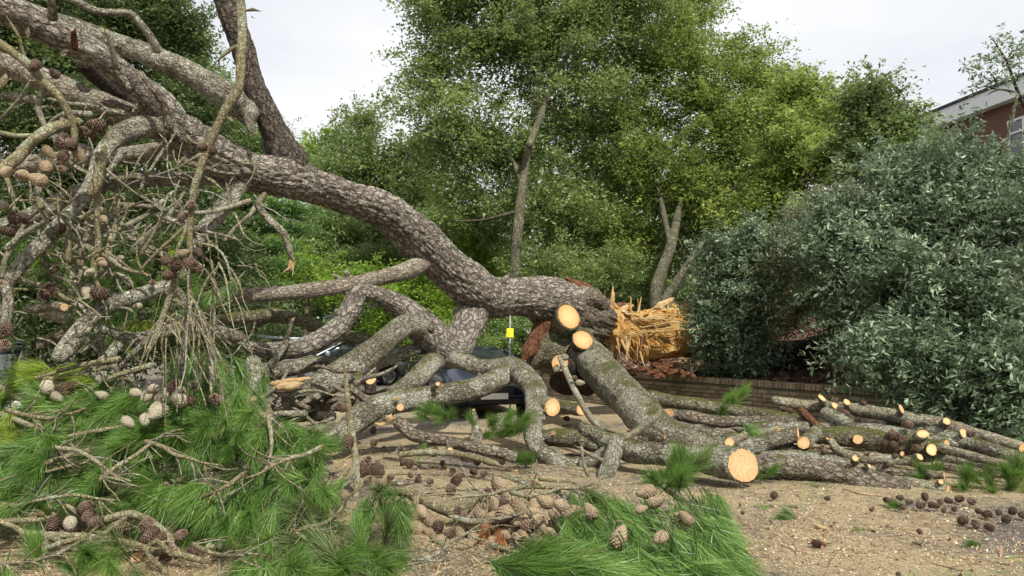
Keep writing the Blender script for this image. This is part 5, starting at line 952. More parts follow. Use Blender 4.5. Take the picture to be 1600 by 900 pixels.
def small(lab, x, y, Y, n, sx, sy, kinds='g', sc=1.0, d=(0, -.5, -.3), grp='small needle tufts lying between the logs'):
    bough(lab, [(x - sx * .4, y + sy * .6, Y + .1, 3), (x, y + sy * .3, Y, 2.5), (x + sx * .4, y, Y - .05, 2)], [(x + rb.uniform(-sx, sx), y + rb.uniform(-sy, sy), Y + rb.uniform(-.1, .1), d[0] + rb.uniform(-.5, .5), d[1] + rb.uniform(-.4, .4), d[2] + rb.uniform(-.3, .3), kinds[rb.randint(len(kinds))], sc) for _ in range(n)], grp)
small('needle tuft growing between the mossy log and straight brown log', 1138, 640, 10.6, 5, 15, 12, sc=1.15, d=(.3, -.5, -.3))
small('lower tuft drooping beside the one on the mossy log', 1168, 662, 10.3, 3, 12, 6, d=(.6, .5, -.3))
small('dark bough under the long lichened limb before the car', 690, 650, 10.5, 9, 32, 8, d=(-.3, -.4, -.4))
small('bough in front of the pale boulder like log end', 770, 672, 9.9, 12, 42, 14, 'gg', d=(.2, -.3, -.4))
small('small tuft hanging on the bent brown log', 670, 690, 9.3, 1, 2, 2, sc=.9, d=(0, .9, -.3))
small('fresh tuft by the foot of the vertical limb', 825, 722, 9.6, 4, 14, 6, d=(-.5, -.3, -.4))
small('needle tuft hanging beside the grey leaning limb', 412, 580, 9.4, 3, 6, 10, sc=1.3, d=(0, .9, -.3))
small('needle tuft below the left fork behind drooping twigs', 380, 590, 8.8, 5, 14, 20, sc=1.1, d=(0, .9, -.3))
small('bright tuft on the sawdust at the foot of the log pile', 1450, 745, 8.7, 4, 14, 5, d=(-.3, -.3, -.4))
small('big dark bough in front of the poles at the right edge', 1555, 765, 8.3, 18, 48, 24, d=(-.3, -.5, -.4), sc=1.15)
small('low spray spilling from the big dark bough at the right', 1490, 795, 8.1, 4, 22, 6, d=(-.7, .1, -.4))
small('flat tuft on the sawdust by the foremost log', 1280, 760, 8.55, 3, 34, 5, d=(-.2, -.1, -.5), sc=.8)
small('bright tuft just right of the big sawn face', 1195, 742, 8.7, 3, 10, 6, d=(0, -.4, -.4), sc=.9)
small('green tuft under the big sawn limb', 1035, 740, 8.6, 6, 30, 8, d=(.3, -.1, -.5), sc=1.0)
for i, (x, y) in enumerate([(1244, 792), (1240, 808), (1365, 829), (1530, 848), (1405, 795), (1205, 790)]):
    small(['flat green needle scrap nearest the lone cone on the sawdust', 'faded green scrap just below the first flat scrap', 'bright green scrap out on the open sawdust', 'dull green scrap near the lower right corner', 'small green scrap before the row of cones', 'short green scrap beside the sawn face'][i], x, y, GY(y) - .02, 2, 8, 2, sc=.6, d=(-.8, .05, -.2), grp='needle scraps on the sawdust')
# bare twiggy sprays lying over the boughs: stem > twig parts
rt = np.random.RandomState(91)
def spray(lab, x, y, a, l, n, Yf):
    pts = []; q = [x, y, a]
    for k in range(6): pts.append((q[0], q[1], Yf(q[0], q[1]) - .28, 4.2 - .5 * k)); q[2] += rt.uniform(-.35, .35); q[0] += math.cos(q[2]) * l / 5; q[1] += math.sin(q[2]) * l / 5
    w = px(*pts); org = Vector((w[3][0], w[3][1], max(0, min(p[2] for p in w)))); t = tube('dead_branch', rel(w, org), 'twig', None, .01, .15, ends=('broken', 'taper')); t.location = org; tag(t, lab, 'branch', 'bare twiggy sprays over the left boughs')
    for k in range(n):
        i = rt.randint(0, 5); x1, y1, Y1, r1 = pts[i]; b_ = a + rt.choice([-1, 1]) * rt.uniform(.3, 1.2); ll = rt.uniform(25, 80); tp = []
        for m in range(4): tp.append((x1, y1, Y1 - .02 * m, 1.7 - .35 * m)); b_ += rt.uniform(-.4, .4); x1 += math.cos(b_) * ll / 3; y1 += math.sin(b_) * ll / 3
        tube('twig', rel(px(*tp), org), ['twig', 'twigb'][k % 2], t, .008, 0, ends=('round', 'taper'))
for i, (lab, x, y, a, l, n) in enumerate([('bare twiggy spray over the far left needles', 10, 640, .5, 130, 10), ('bare twiggy spray above the arched olive branch', 90, 700, .3, 130, 9), ('bare twiggy spray under the pale cone cluster', 230, 690, .6, 120, 10), ('bare twiggy spray beside the looping yellow shoot', 380, 740, 2.6, 120, 9), ('bare twiggy spray left of the upright cone stick', 500, 700, 2.4, 130, 10),
    ('bare twiggy spray along the lower left of the heap', 20, 790, .1, 170, 12), ('bare twiggy spray crossing the middle of the left heap', 160, 745, -.3, 150, 9), ('bare twiggy spray near the bottom left corner', 0, 880, -.15, 170, 12), ('bare twiggy spray by the lichen spotted branch', 300, 850, .4, 120, 9), ('bare twiggy spray at the foot of the upright cone stick', 460, 830, -.4, 110, 8),
    ('bare twiggy spray over the small yellowish bough', 60, 590, .3, 120, 9), ('bare twiggy spray hanging beside the grey leaning limb', 420, 650, 1.2, 90, 8)]): spray(lab, x, y, a, l, n, YL)
for lab, x, y, a, l, n in [('bare twiggy spray above the heap of closed cones', 850, 760, 2.8, 150, 9), ('bare twiggy spray over the left edge of the combed bough', 800, 770, .5, 130, 9), ('bare twiggy spray low by the bottom of the cone heap', 640, 880, -.3, 130, 8)]: spray(lab, x, y, a, l, n, YC)
# dark needle undergrowth deep in the left heap (behind the boughs)
for i, (x, y, Y, n) in enumerate([(60, 395, 8.3, 8), (170, 400, 8.6, 10), (230, 440, 8.6, 10), (250, 385, 8.8, 8), (40, 420, 8.2, 6), (150, 440, 8.2, 8), (220, 500, 8.2, 8), (350, 450, 8.9, 6)]):
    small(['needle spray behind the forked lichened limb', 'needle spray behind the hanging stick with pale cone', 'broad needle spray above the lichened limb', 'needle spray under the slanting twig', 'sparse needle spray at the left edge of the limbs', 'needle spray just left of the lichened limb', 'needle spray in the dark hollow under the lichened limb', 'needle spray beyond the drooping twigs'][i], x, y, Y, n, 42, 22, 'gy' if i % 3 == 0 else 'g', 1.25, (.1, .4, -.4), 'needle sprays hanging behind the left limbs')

# ------------------------------------------------------------------ chips, needles, debris strewn on the ground
def strew(name, label, n, xr, yr, size, asp, mat, seed, hgt=.012, dens=None, parent=None, zf=None, curl=0.3):
    r = np.random.RandomState(seed); Y = yr[0] + (yr[1] - yr[0]) * r.rand(n) ** 1.5; X = (xr[0] + (xr[1] - xr[0]) * r.rand(n)) * Y / 8.
    if dens is not None: k = dens(X, Y, r); X = X[k]; Y = Y[k]
    n = len(X); g = np.zeros((n, 3)); g[:, 0] = X; g[:, 1] = Y
    g[:, 2] = ((fbm(g * [.9, .9, 1], 3, 3) - .5) * .03 if zf is None else zf(X, Y)) + r.rand(n) * hgt + .003
    a = r.rand(n) * 6.283; s = size * r.lognormal(0, .45, n); d = np.stack([np.cos(a), np.sin(a), r.normal(0, curl, n)], 1) * s[:, None]; e = np.stack([-np.sin(a), np.cos(a), r.normal(0, curl * 1.3, n)], 1) * (s * asp)[:, None]
    V = np.stack([g - d - e, g + d * .9 - e, g + d * r.uniform(-.9, 1, n)[:, None] + e * 1.3], 1).reshape(-1, 3); q = np.arange(n * 3).reshape(-1, 3)
    return tag(mk(name, V, None, q, M[mat], parent, smooth=False, fattr={'lv': np.clip(r.normal(.5, .28, n), 0, 1)}), label, None, None, 'stuff')
clump = lambda sc, th: (lambda X, Y, r: (fbm(np.stack([X * sc, Y * sc, X * 0], 1), 21, 3) + r.rand(len(X)) * .35) > th)
strew('wood_chips', 'pale wood chips strewn thickly over the road', 170000, (-5.2, 6.2), (4.6, 15), .0048, .55, 'chip', 1, dens=clump(.8, .55))
strew('sawn_flakes', 'larger pale flakes of wood among the chips', 3500, (-5.2, 6.2), (4.6, 14), .011, .4, 'chip', 2, .015, dens=clump(.8, .6))
strew('pine_litter', 'dead brown needles scattered over the sawdust', 42000, (-5.2, 6.2), (4.6, 13), .03, .035, 'litter', 3, .02, dens=clump(.7, .58))
strew('green_litter', 'loose green needles scattered over the sawdust', 16000, (-5.2, 6.2), (4.6, 11), .045, .025, 'needle', 4, .02, dens=clump(.6, .68))
strew('bark_crumbs', 'dark crumbs of bark on the sawdust', 22000, (-5.2, 6.2), (4.6, 14), .008, .6, 'debris', 5, .012, dens=clump(1.1, .62))
strew('twig_litter', 'short broken twigs littering the sawdust around the logs', 2600, (-5.2, 6.2), (5.0, 13), .06, .05, 'debris', 6, .02, dens=clump(.8, .66))
strew('dry_needle_litter', 'thick mat of dead needles between the branches', 26000, (-5.0, .4), (5.0, 12), .035, .03, 'litter', 7, .03, dens=clump(.9, .6))

# ------------------------------------------------------------------ living trees and shrubs
def leaves_np(r, cen, rad, per, size, flat_=.6, droop=.3, asp=.45):
    """cen (n,3), rad (n,), per leaves each -> verts, quads, lv"""
    n = len(cen); N_ = n * per; c = np.repeat(cen, per, 0); R = np.repeat(rad, per)
    g = r.normal(0, .5, (N_, 3)); g[:, 2] *= flat_; p = c + g * R[:, None]
    d = r.normal(0, 1, (N_, 3)); d[:, 2] = d[:, 2] * .5 - droop; d /= np.linalg.norm(d, axis=1)[:, None]
    e = np.cross(d, r.normal(0, 1, (N_, 3)) * [.6, .6, 1.5] + [0, 0, .3]); e /= np.linalg.norm(e, axis=1)[:, None] + 1e-9
    nn = np.cross(d, e); s = size * r.uniform(.65, 1.3, N_); a = s * asp
    V = np.stack([p - d * s[:, None] * .5, p + e * a[:, None] * .5 + nn * a[:, None] * .15, p + d * s[:, None] * .5, p - e * a[:, None] * .5 + nn * a[:, None] * .15], 1).reshape(-1, 3)
    lv = np.clip(np.repeat(r.normal(.48, .19, n), per) + r.normal(0, .16, N_), 0, 1)
    return V, lv
def leaf_faces(V, far):
    n = len(V) // 4
    if not far: return V, np.arange(len(V)).reshape(-1, 4), None
    Q = V.reshape(n, 4, 3).copy(); w_ = (Q[:, 1] - Q[:, 3]) * .62; b_ = Q[:, 0] * .82 + Q[:, 2] * .18; T3 = np.stack([b_ - w_, b_ + w_, Q[:, 2] + (Q[:, 2] - Q[:, 0]) * .12], 1)
    return T3.reshape(-1, 3), None, np.arange(n * 3).reshape(-1, 3)
def tree(name, label, blobs, mat, trunk=None, nsub=200, per=120, size=.1, sub=.45, seed=0, barkm='oak', limbs=8, group=None, cat='tree', droop=.3, flat_=.6, asp=.45, outer=.5, tiers=False, shoots=-1, shl=None):
    """blobs: (px,py,Y,rx,ry,depth m). trunk: list of px polylines (first one the trunk)"""
    r = np.random.RandomState(seed); b0 = blobs[0]
    base = Vector(px(*(trunk[0] if trunk else [(b0[0], b0[1] + b0[4], b0[2], 5)]))[0][:3]); base.z = 0 if not trunk else max(0, base.z)
    root = empty(name, base); tag(root, label, cat, group); O = np.array(base)
    w = np.array([b[3] * b[4] * b[2] ** 2 for b in blobs], float); w /= w.sum(); cs = []; rs_ = []
    for b, ww in zip(blobs, w):
        n = max(3, int(nsub * ww)); u = r.normal(0, 1, (n, 3)); u /= np.linalg.norm(u, axis=1)[:, None]; q = r.rand(n) ** outer
        c = np.array(P(b[0], b[1], b[2])); s = np.array([b[3] * b[2] / F, b[5], b[4] * b[2] / F]); lum = .82 + .36 * fbm(u * 2.2 + b[0], seed, 2)
        cc = c + u * s * (q * lum)[:, None]
        if tiers: cc[:, 2] = np.round(cc[:, 2] / .45) * .45 + r.normal(0, .05, n)
        cs.append(cc); rs_.append(np.full(n, sub) * r.uniform(.45, 1.6, n))
    cen = np.vstack(cs); rad = np.concatenate(rs_); k = cen[:, 2] > .15; cen = cen[k]; rad = rad[k]
    V, lv = leaves_np(r, cen, rad, per, size, flat_, droop, asp); lv = np.clip(lv + np.repeat((fbm(cen * .9, seed + 5, 2) - .5) * .9, per), 0, 1); 
    if shoots != 0:                                           # leafy shoots standing out of the crown
        ns = shoots if shoots > 0 else nsub; L0 = (shl or sub * 1.7); ks = r.randint(0, len(cen), ns); mid = cen.mean(0); dd = (cen[ks] - mid); dd /= np.linalg.norm(dd, axis=1)[:, None] + 1e-9
        dd = dd * .8 + r.normal(0, .45, (ns, 3)) + [0, 0, .35]; dd /= np.linalg.norm(dd, axis=1)[:, None]; u = np.linspace(.25, 1, 5)
        pts = (cen[ks] + dd * rad[ks][:, None] * .35)[:, None] + dd[:, None] * (L0 * r.uniform(.6, 1.2, ns))[:, None, None] * u[None, :, None]; pts[:, :, 2] -= (u ** 2 * L0 * .25)[None]
        V2, l2 = leaves_np(r, pts.reshape(-1, 3), np.full(ns * 5, sub * .3), max(4, per // 22), size, .8, droop, asp); V = np.vstack([V, V2]); lv = np.concatenate([lv, np.clip(l2 + .1, 0, 1)])
    V = V - O
    V, fq, ft = leaf_faces(V, blobs[0][2] > 15.5)
    mk('crown', V, fq, ft, M[mat], root, smooth=False, fattr={'lv': lv})
    if trunk:
        for i, t in enumerate(trunk):
            tube('trunk' if i == 0 else 'limb', rel(px(*t), base), barkm, root, .05, .12, ends=('round', 'taper'))
        tp = px(*trunk[0]); srcs = [np.array(q[:3]) for t in trunk for q in px(*t)[1:]]
    else:
        z0 = Vector((base.x, base.y, 0)); bc_ = P(b0[0], b0[1], b0[2]); tp = [(z0.x, z0.y, 0 if base.z < .3 else base.z - .3, sub * .3), (*((z0 + bc_) / 2), sub * .25), (*bc_, sub * .12)]
        tube('trunk', rel(tp, base), barkm, root, .05, .12, ends=('round', 'taper')); srcs = [np.array(tp[1][:3]), np.array(tp[2][:3])]
    for i in range(limbs):
        tgt = cen[r.randint(len(cen))]; s = min(srcs, key=lambda q: np.linalg.norm(q - tgt)); L1 = np.linalg.norm(tgt - s)
        mid = (s + tgt) / 2 + np.array([0, 0, -.08 * L1]) + r.normal(0, .05 * L1, 3); rr0 = min(.09, .02 * L1 + .015)
        tube('limb', rel([(*s, rr0), (*mid, rr0 * .7), (*tgt, rr0 * .25)], base), barkm, root, .04, .1, ends=('round', 'taper'), wig=.06)
    return root
# tall holm oak in the centre (its crown runs out of the top of the picture)
tree('holm_oak_tree', 'tall grey green holm oak with pale straight trunk, highest behind the arch', [(760, 60, 24, 115, 110, 2.2), (700, 190, 23.5, 85, 85, 2), (850, 60, 24.5, 100, 120, 2.2), (790, 240, 24, 110, 70, 2), (900, 190, 24.5, 90, 110, 2), (745, 330, 24, 100, 60, 2), (930, 20, 25, 90, 90, 2), (760, -60, 24, 130, 70, 2.4), (880, 330, 24, 60, 60, 1.6), (980, -20, 25, 80, 60, 2), (700, 20, 24, 60, 70, 1.6), (680, 120, 24, 45, 60, 1.4)], 'l_holm',
     [[(803, 470, 21.4, 9), (806, 400, 21.4, 8.5), (812, 330, 21.7, 8), (822, 250, 22.6, 6), (834, 180, 23.6, 6), (845, 60, 24, 5)], [(818, 290, 22.0, 4), (800, 250, 23.0, 4), (770, 200, 24, 3)], [(826, 230, 21.8, 6), (845, 180, 22.6, 5), (865, 130, 24, 4), (900, 60, 24.3, 3)]], 600, 190, .125, .58, 1, limbs=26, outer=.62)
tree('bright_oak_tree', 'yellow green broad tree with leaning forked pale trunk right of the tall oak', [(1010, 110, 27, 110, 110, 2.2), (1110, 170, 26.5, 110, 100, 2.2), (980, 260, 26, 110, 80, 2), (1080, 300, 25.5, 120, 80, 2), (1190, 230, 26, 90, 90, 2), (1060, 40, 28, 70, 60, 1.6), (1150, 110, 27, 70, 50, 1.6), (940, 370, 25.5, 90, 60, 1.6), (1000, 390, 27, 80, 60, 1.5), (1130, 380, 26, 80, 50, 1.5), (1060, -20, 28, 60, 40, 1.6), (1190, 150, 26.5, 50, 60, 1.4), (960, 200, 26.5, 40, 50, 1.6)], 'l_holm_y',
     [[(1028, 500, 20.6, 11), (1024, 460, 20.6, 10), (1033, 425, 20.8, 9), (1048, 385, 21.4, 8), (1057, 345, 23, 6), (1064, 310, 25, 5), (1080, 240, 25.5, 5), (1100, 160, 26, 4)], [(1034, 475, 20.6, 8), (1060, 435, 20.8, 6), (1090, 390, 21.5, 5), (1130, 330, 24.8, 3)], [(1048, 385, 21.2, 5), (1030, 300, 25, 4), (1010, 200, 25.8, 3)]], 640, 190, .125, .6, 2, limbs=26, outer=.6)
tree('golden_green_tree', 'golden green spreading tree with dark crooked limbs beside the blue green shrub', [(1250, 240, 22, 90, 75, 1.8), (1330, 240, 21.5, 70, 50, 1.6), (1200, 330, 22, 80, 55, 1.6), (1290, 200, 23, 60, 45, 1.4), (1250, 160, 23, 45, 40, 1.2), (1310, 180, 23, 34, 40, 1.2), (1350, 200, 23, 40, 40, 1.2), (1230, 150, 23, 30, 30, 1)], 'l_holm_y',
     [[(1120, 470, 22, 9), (1150, 400, 22, 8), (1180, 340, 22, 7), (1210, 285, 22, 5), (1250, 250, 22, 3)], [(1165, 370, 21.8, 5), (1220, 330, 21.6, 4), (1290, 300, 21.4, 3), (1350, 310, 21.2, 2)], [(1150, 400, 22, 5), (1120, 330, 22.2, 4), (1150, 290, 22, 3)]], 380, 190, .115, .48, 3, 'dark', limbs=16, outer=.6)
tree('oak_tree', 'slender dark green oak top rising left of the brick building', [(1362, 155, 17, 28, 40, .9), (1375, 205, 17, 50, 40, 1.2), (1430, 265, 16.5, 50, 26, 1), (1412, 205, 16.5, 24, 22, .7), (1350, 215, 17.5, 35, 30, .9), (1390, 255, 16.5, 70, 40, 1.2)], 'l_holm',
     [[(1420, 420, 16.5, 6), (1415, 330, 16.6, 5), (1395, 245, 16.8, 4), (1375, 140, 17, 2)]], 190, 150, .10, .36, 4, limbs=12, outer=.6)
# dense evergreens at the left
tree('evergreen_tree', 'dark evergreen filling the sky behind the upper left limbs', [(60, 60, 17, 150, 110, 2.2), (190, 60, 17.5, 90, 90, 1.8), (120, 200, 16.5, 160, 90, 2), (270, 160, 18, 62, 62, 1.4), (40, 330, 16, 130, 90, 1.8), (215, 300, 16.5, 120, 80, 1.8), (240, 20, 18, 40, 50, 1.2), (320, 230, 18.5, 60, 60, 1.4), (-60, 150, 16, 100, 160, 2), (350, 320, 17.5, 70, 50, 1.2), (300, 60, 18, 22, 40, 1)], 'l_dark',
     [[(150, 520, 16, 16), (150, 400, 16, 15), (145, 250, 16.3, 12), (150, 100, 16.8, 8), (150, 0, 17, 5)]], 820, 180, .10, .5, 5, 'dark', limbs=18, outer=.55)
tree('evergreen_tree', 'shaded evergreen low behind the hanging twigs at the left', [(60, 430, 14.5, 130, 80, 1.4), (210, 440, 14.8, 110, 80, 1.4), (320, 400, 15.5, 70, 70, 1.2), (140, 520, 14, 150, 50, 1.2), (330, 490, 15, 80, 50, 1.2)], 'l_dark', None, 420, 180, .09, .45, 6, 'dark', limbs=6)
tree('sunlit_evergreen_tree', 'mid green fine leaved tree lit behind the slanting upper limb', [(330, 200, 20, 55, 70, 1.4), (360, 270, 20, 60, 55, 1.4), (290, 110, 20, 42, 50, 1.2), (395, 240, 20.5, 22, 45, 1), (300, 70, 20, 26, 28, 1)], 'l_mid', None, 260, 170, .09, .4, 7, limbs=8)
tree('feathery_conifer_tree', 'light green conifer with flat feathery sprays under the arching trunk', [(400, 370, 18, 60, 75, 1.2), (440, 330, 18.5, 55, 45, 1.2), (365, 350, 17.5, 45, 60, 1), (420, 225, 19.5, 26, 40, .8), (410, 420, 17.5, 55, 40, 1)], 'l_conifer', [[(398, 520, 18, 7), (400, 400, 18, 6), (408, 280, 18.8, 4), (412, 185, 19.4, 2)]], 260, 130, .12, .42, 8, 'dark', limbs=14, droop=.1, flat_=.16, asp=.16, tiers=True)
tree('mid_distance_tree', 'grey green rounded tree standing between arch and tall oak', [(555, 230, 34, 40, 55, 2), (600, 280, 33, 70, 60, 2.2), (520, 290, 33, 55, 50, 2), (640, 340, 32, 80, 60, 2), (530, 370, 31, 70, 60, 2), (580, 420, 30, 90, 50, 2), (570, 190, 34, 22, 24, 1), (660, 260, 33, 50, 60, 1.6), (690, 400, 32, 60, 50, 1.6)], 'l_holm', [[(590, 500, 31, 6), (588, 400, 31.5, 5), (575, 300, 33, 4), (560, 190, 34, 2)]], 420, 170, .15, .65, 9, limbs=16)
tree('yellowish_tree', 'small pale yellow tree top against the sky left of the grey green tree', [(490, 240, 36, 28, 22, 1.2), (522, 215, 36, 16, 18, 1), (470, 255, 36, 16, 14, 1)], 'l_bright', None, 40, 90, .15, .5, 10, limbs=6)
for i, (lab, bl_, n) in enumerate([
    ('sunlit bright green maple shrub under the arch by the long level limb', [(480, 440, 24, 60, 40, 1.4), (430, 400, 24, 50, 40, 1.4), (540, 440, 24, 50, 35, 1.2)], 90),
    ('bright maple shrub seen inside the fork of the trunk', [(640, 450, 24, 55, 45, 1.4), (690, 480, 24, 45, 50, 1.4), (600, 500, 24, 40, 40, 1.2)], 100),
    ('tall bright maple filling the gap left of the pale straight trunk', [(740, 380, 26, 50, 55, 1.4), (710, 340, 26, 40, 50, 1.4), (755, 430, 26, 45, 40, 1.2)], 110)]):
    tree('maple_shrub', lab, bl_, 'l_bright', None, n, 120, .12, .45, 11 + i, limbs=5, cat='shrub', group='bright shrubs behind the fallen trunk')
tree('hedge_shrub', 'yellow green hedge behind the post with the yellow tag', [(760, 540, 21, 60, 40, 1), (820, 530, 21, 60, 45, 1), (700, 540, 22, 40, 40, 1)], 'l_mid', None, 110, 140, .08, .36, 15, limbs=0, cat='hedge')
tree('hedge_shrub', 'dark clipped hedge behind the barrier tape and hidden cars', [(440, 520, 27, 90, 30, 1.2), (330, 540, 25, 90, 40, 1.2), (560, 515, 34, 80, 30, 1.2)], 'l_holm', None, 120, 130, .1, .45, 16, limbs=0, cat='hedge')
tree('laurel_shrub', 'dim shrub in the shade below the yellow green crowns', [(870, 430, 22, 75, 45, 1.2), (960, 430, 23, 70, 40, 1.2), (1100, 450, 22, 60, 40, 1.2), (1000, 480, 27, 60, 30, 1)], 'l_holm', None, 190, 140, .085, .4, 17, limbs=0, cat='shrub')
# big glossy shrub crowns at the right
tree('fallen_oak_crown', 'rounded blue green glossy lobe of foliage over the broken trunk', [(1150, 440, 15.4, 60, 75, .7), (1190, 400, 15.3, 55, 50, .8), (1152, 520, 15.2, 58, 52, .7), (1115, 480, 15.4, 30, 48, .5), (1185, 470, 15.0, 45, 60, .8), (1115, 540, 15.4, 26, 26, .3), (1175, 562, 15.2, 36, 20, .4)], 'l_blue', None, 220, 190, .095, .30, 20, 'dark', limbs=8, shoots=300, shl=.5, droop=.5, group='crown of the tree crushed behind the wall', cat='tree crown', asp=.38)
tree('fallen_oak_crown', 'widest blue green glossy foliage mass reaching the right edge', [(1420, 420, 12.4, 110, 110, 1.2), (1520, 480, 11.6, 90, 120, 1.1), (1560, 345, 12.0, 70, 65, 1), (1490, 575, 10.9, 90, 75, .9), (1570, 600, 10.4, 60, 70, .8), (1330, 400, 13, 70, 90, 1), (1430, 310, 12.8, 70, 50, 1), (1540, 300, 12.4, 60, 40, .9), (1395, 535, 11.6, 50, 50, .8), (1580, 275, 12.6, 40, 25, .8), (1490, 275, 12.8, 50, 30, .8)], 'l_blue',
     [[(1470, 660, 11.6, 9), (1490, 560, 11.8, 8), (1500, 420, 12.2, 8), (1530, 350, 12.2, 6), (1560, 260, 12.4, 4), (1590, 150, 12.4, 2)], [(1478, 410, 11.6, 7), (1500, 385, 11.6, 9), (1530, 350, 11.8, 8), (1570, 330, 12, 6)], [(1440, 420, 12.2, 6), (1425, 330, 12.3, 5), (1410, 290, 12.6, 3)]], 520, 200, .10, .34, 21, 'oak', limbs=30, droop=.5, group='crown of the tree crushed behind the wall', cat='tree crown', asp=.38, outer=.8, shoots=1100, shl=.75)
tree('olive_tree_crown', 'dull olive brown foliage in the middle of the glossy crowns', [(1290, 390, 14.2, 70, 80, 1.1), (1310, 470, 14.0, 60, 50, 1), (1240, 440, 14.6, 50, 80, 1), (1330, 330, 14.2, 60, 40, .9), (1335, 555, 13.4, 46, 30, .5)], 'l_olive', None, 260, 180, .085, .28, 22, 'dark', limbs=12, droop=.5, group='crown of the tree crushed behind the wall', cat='tree crown', asp=.3)
tree('sparse_sprig', 'sparse leafy sprig reaching into the sky at the top right corner', [(1575, 85, 11.5, 24, 30, .35), (1590, 130, 11.5, 26, 24, .35), (1555, 105, 11.4, 16, 26, .3), (1550, 130, 11.4, 12, 12, .3)], 'l_blue', [[(1600, 170, 11.8, 3), (1585, 130, 11.6, 2.5), (1572, 95, 11.5, 2), (1550, 60, 11.4, 1)], [(1590, 145, 11.6, 2), (1560, 140, 11.4, 1.5), (1540, 150, 11.3, 1)]], 34, 16, .075, .2, 23, 'dark', limbs=8, cat='branch', asp=.38)
# far woods closing the horizon
def woods():
    r = np.random.RandomState(3); n = 2600; cen = []
    for k in range(n):
        a = r.uniform(-1.0, 1.05); Y = r.uniform(42, 60); top = 9.5 if -.9 < a < -.1 else (13 if a > .0 and a < .35 else 8.); cen.append((a * Y, Y, r.uniform(.3, top * (1 - .12 * r.rand()))))
    V, lv = leaves_np(r, np.array(cen), r.uniform(.9, 1.7, n), 55, .6, .7); V, fq, ft = leaf_faces(V, True)
    tag(mk('distant_woods', V, fq, ft, M['l_holm'], None, smooth=False, fattr={'lv': lv}), 'dark band of woodland closing the view behind the trees', kind='stuff')
woods()
# litter on the garden bed
def bedz(X, Y): return None
def bed_litter():
    r = np.random.RandomState(8); n = 9000; A = r.uniform(-5, 9, n); B = .15 + r.rand(n) ** 1.6 * 6; X = W0[0] + WU[0] * A + WN[0] * B; Y = W0[1] + WU[1] * A + WN[1] * B
    p = np.stack([X, Y, X * 0], 1); z = .64 + .30 * np.clip(B / 2.5, 0, 1) + .26 * (fbm(p * [1.3, 1.3, 1], 9, 4) - .4) * np.clip(B / .6, 0, 1) + .01 + r.rand(n) * .05
    p[:, 2] = z; a = r.rand(n) * 6.283; s = .035 * r.lognormal(0, .5, n); d = np.stack([np.cos(a), np.sin(a), r.normal(0, .35, n)], 1) * s[:, None]; e = np.stack([-np.sin(a), np.cos(a), r.normal(0, .4, n)], 1) * (s * .35)[:, None]
    V = np.stack([p - d - e, p + d - e, p + d + e, p - d + e], 1).reshape(-1, 3)
    tag(mk('bark_debris', V, np.arange(n * 4).reshape(-1, 4), None, M['debris'], smooth=False, fattr={'lv': np.clip(r.normal(.55, .3, n), 0, 1)}), 'torn bark and splinters littering the garden bed', kind='stuff')
bed_litter()
for i in range(9):
    x = [985, 1005, 1022, 1040, 1058, 1075, 970, 1030, 1050][i]; y = [585, 580, 584, 578, 583, 588, 592, 590, 572][i]; Y = [15.2, 15.3, 15.1, 15.4, 15.2, 15.0, 15.2, 15.0, 15.6][i]; l = [14, 20, 16, 22, 18, 14, 16, 12, 16][i]
    log(['curled strip of reddish bark nearest the splintered wood', 'dark bark slab leaning on the garden soil', 'red brown bark sliver in the middle of the bed', 'long arched bark piece below the torn trunk', 'bark piece lying flat beside the long arched one', 'last bark scrap at the right of the bed', 'bark fragment on the coping by the fallen limb', 'small bark chip just behind the wall top', 'bark curl under the dark trunk side'][i],
        [(x - l, y + 4, Y, 2), (x, y - 3, Y, 4.5), (x + l, y + 3, Y, 2)], 'redbark', ('taper', 'taper'), 'torn bark pieces on the garden bed', name='bark_piece', cat='bark', res=.012, lump=.6)

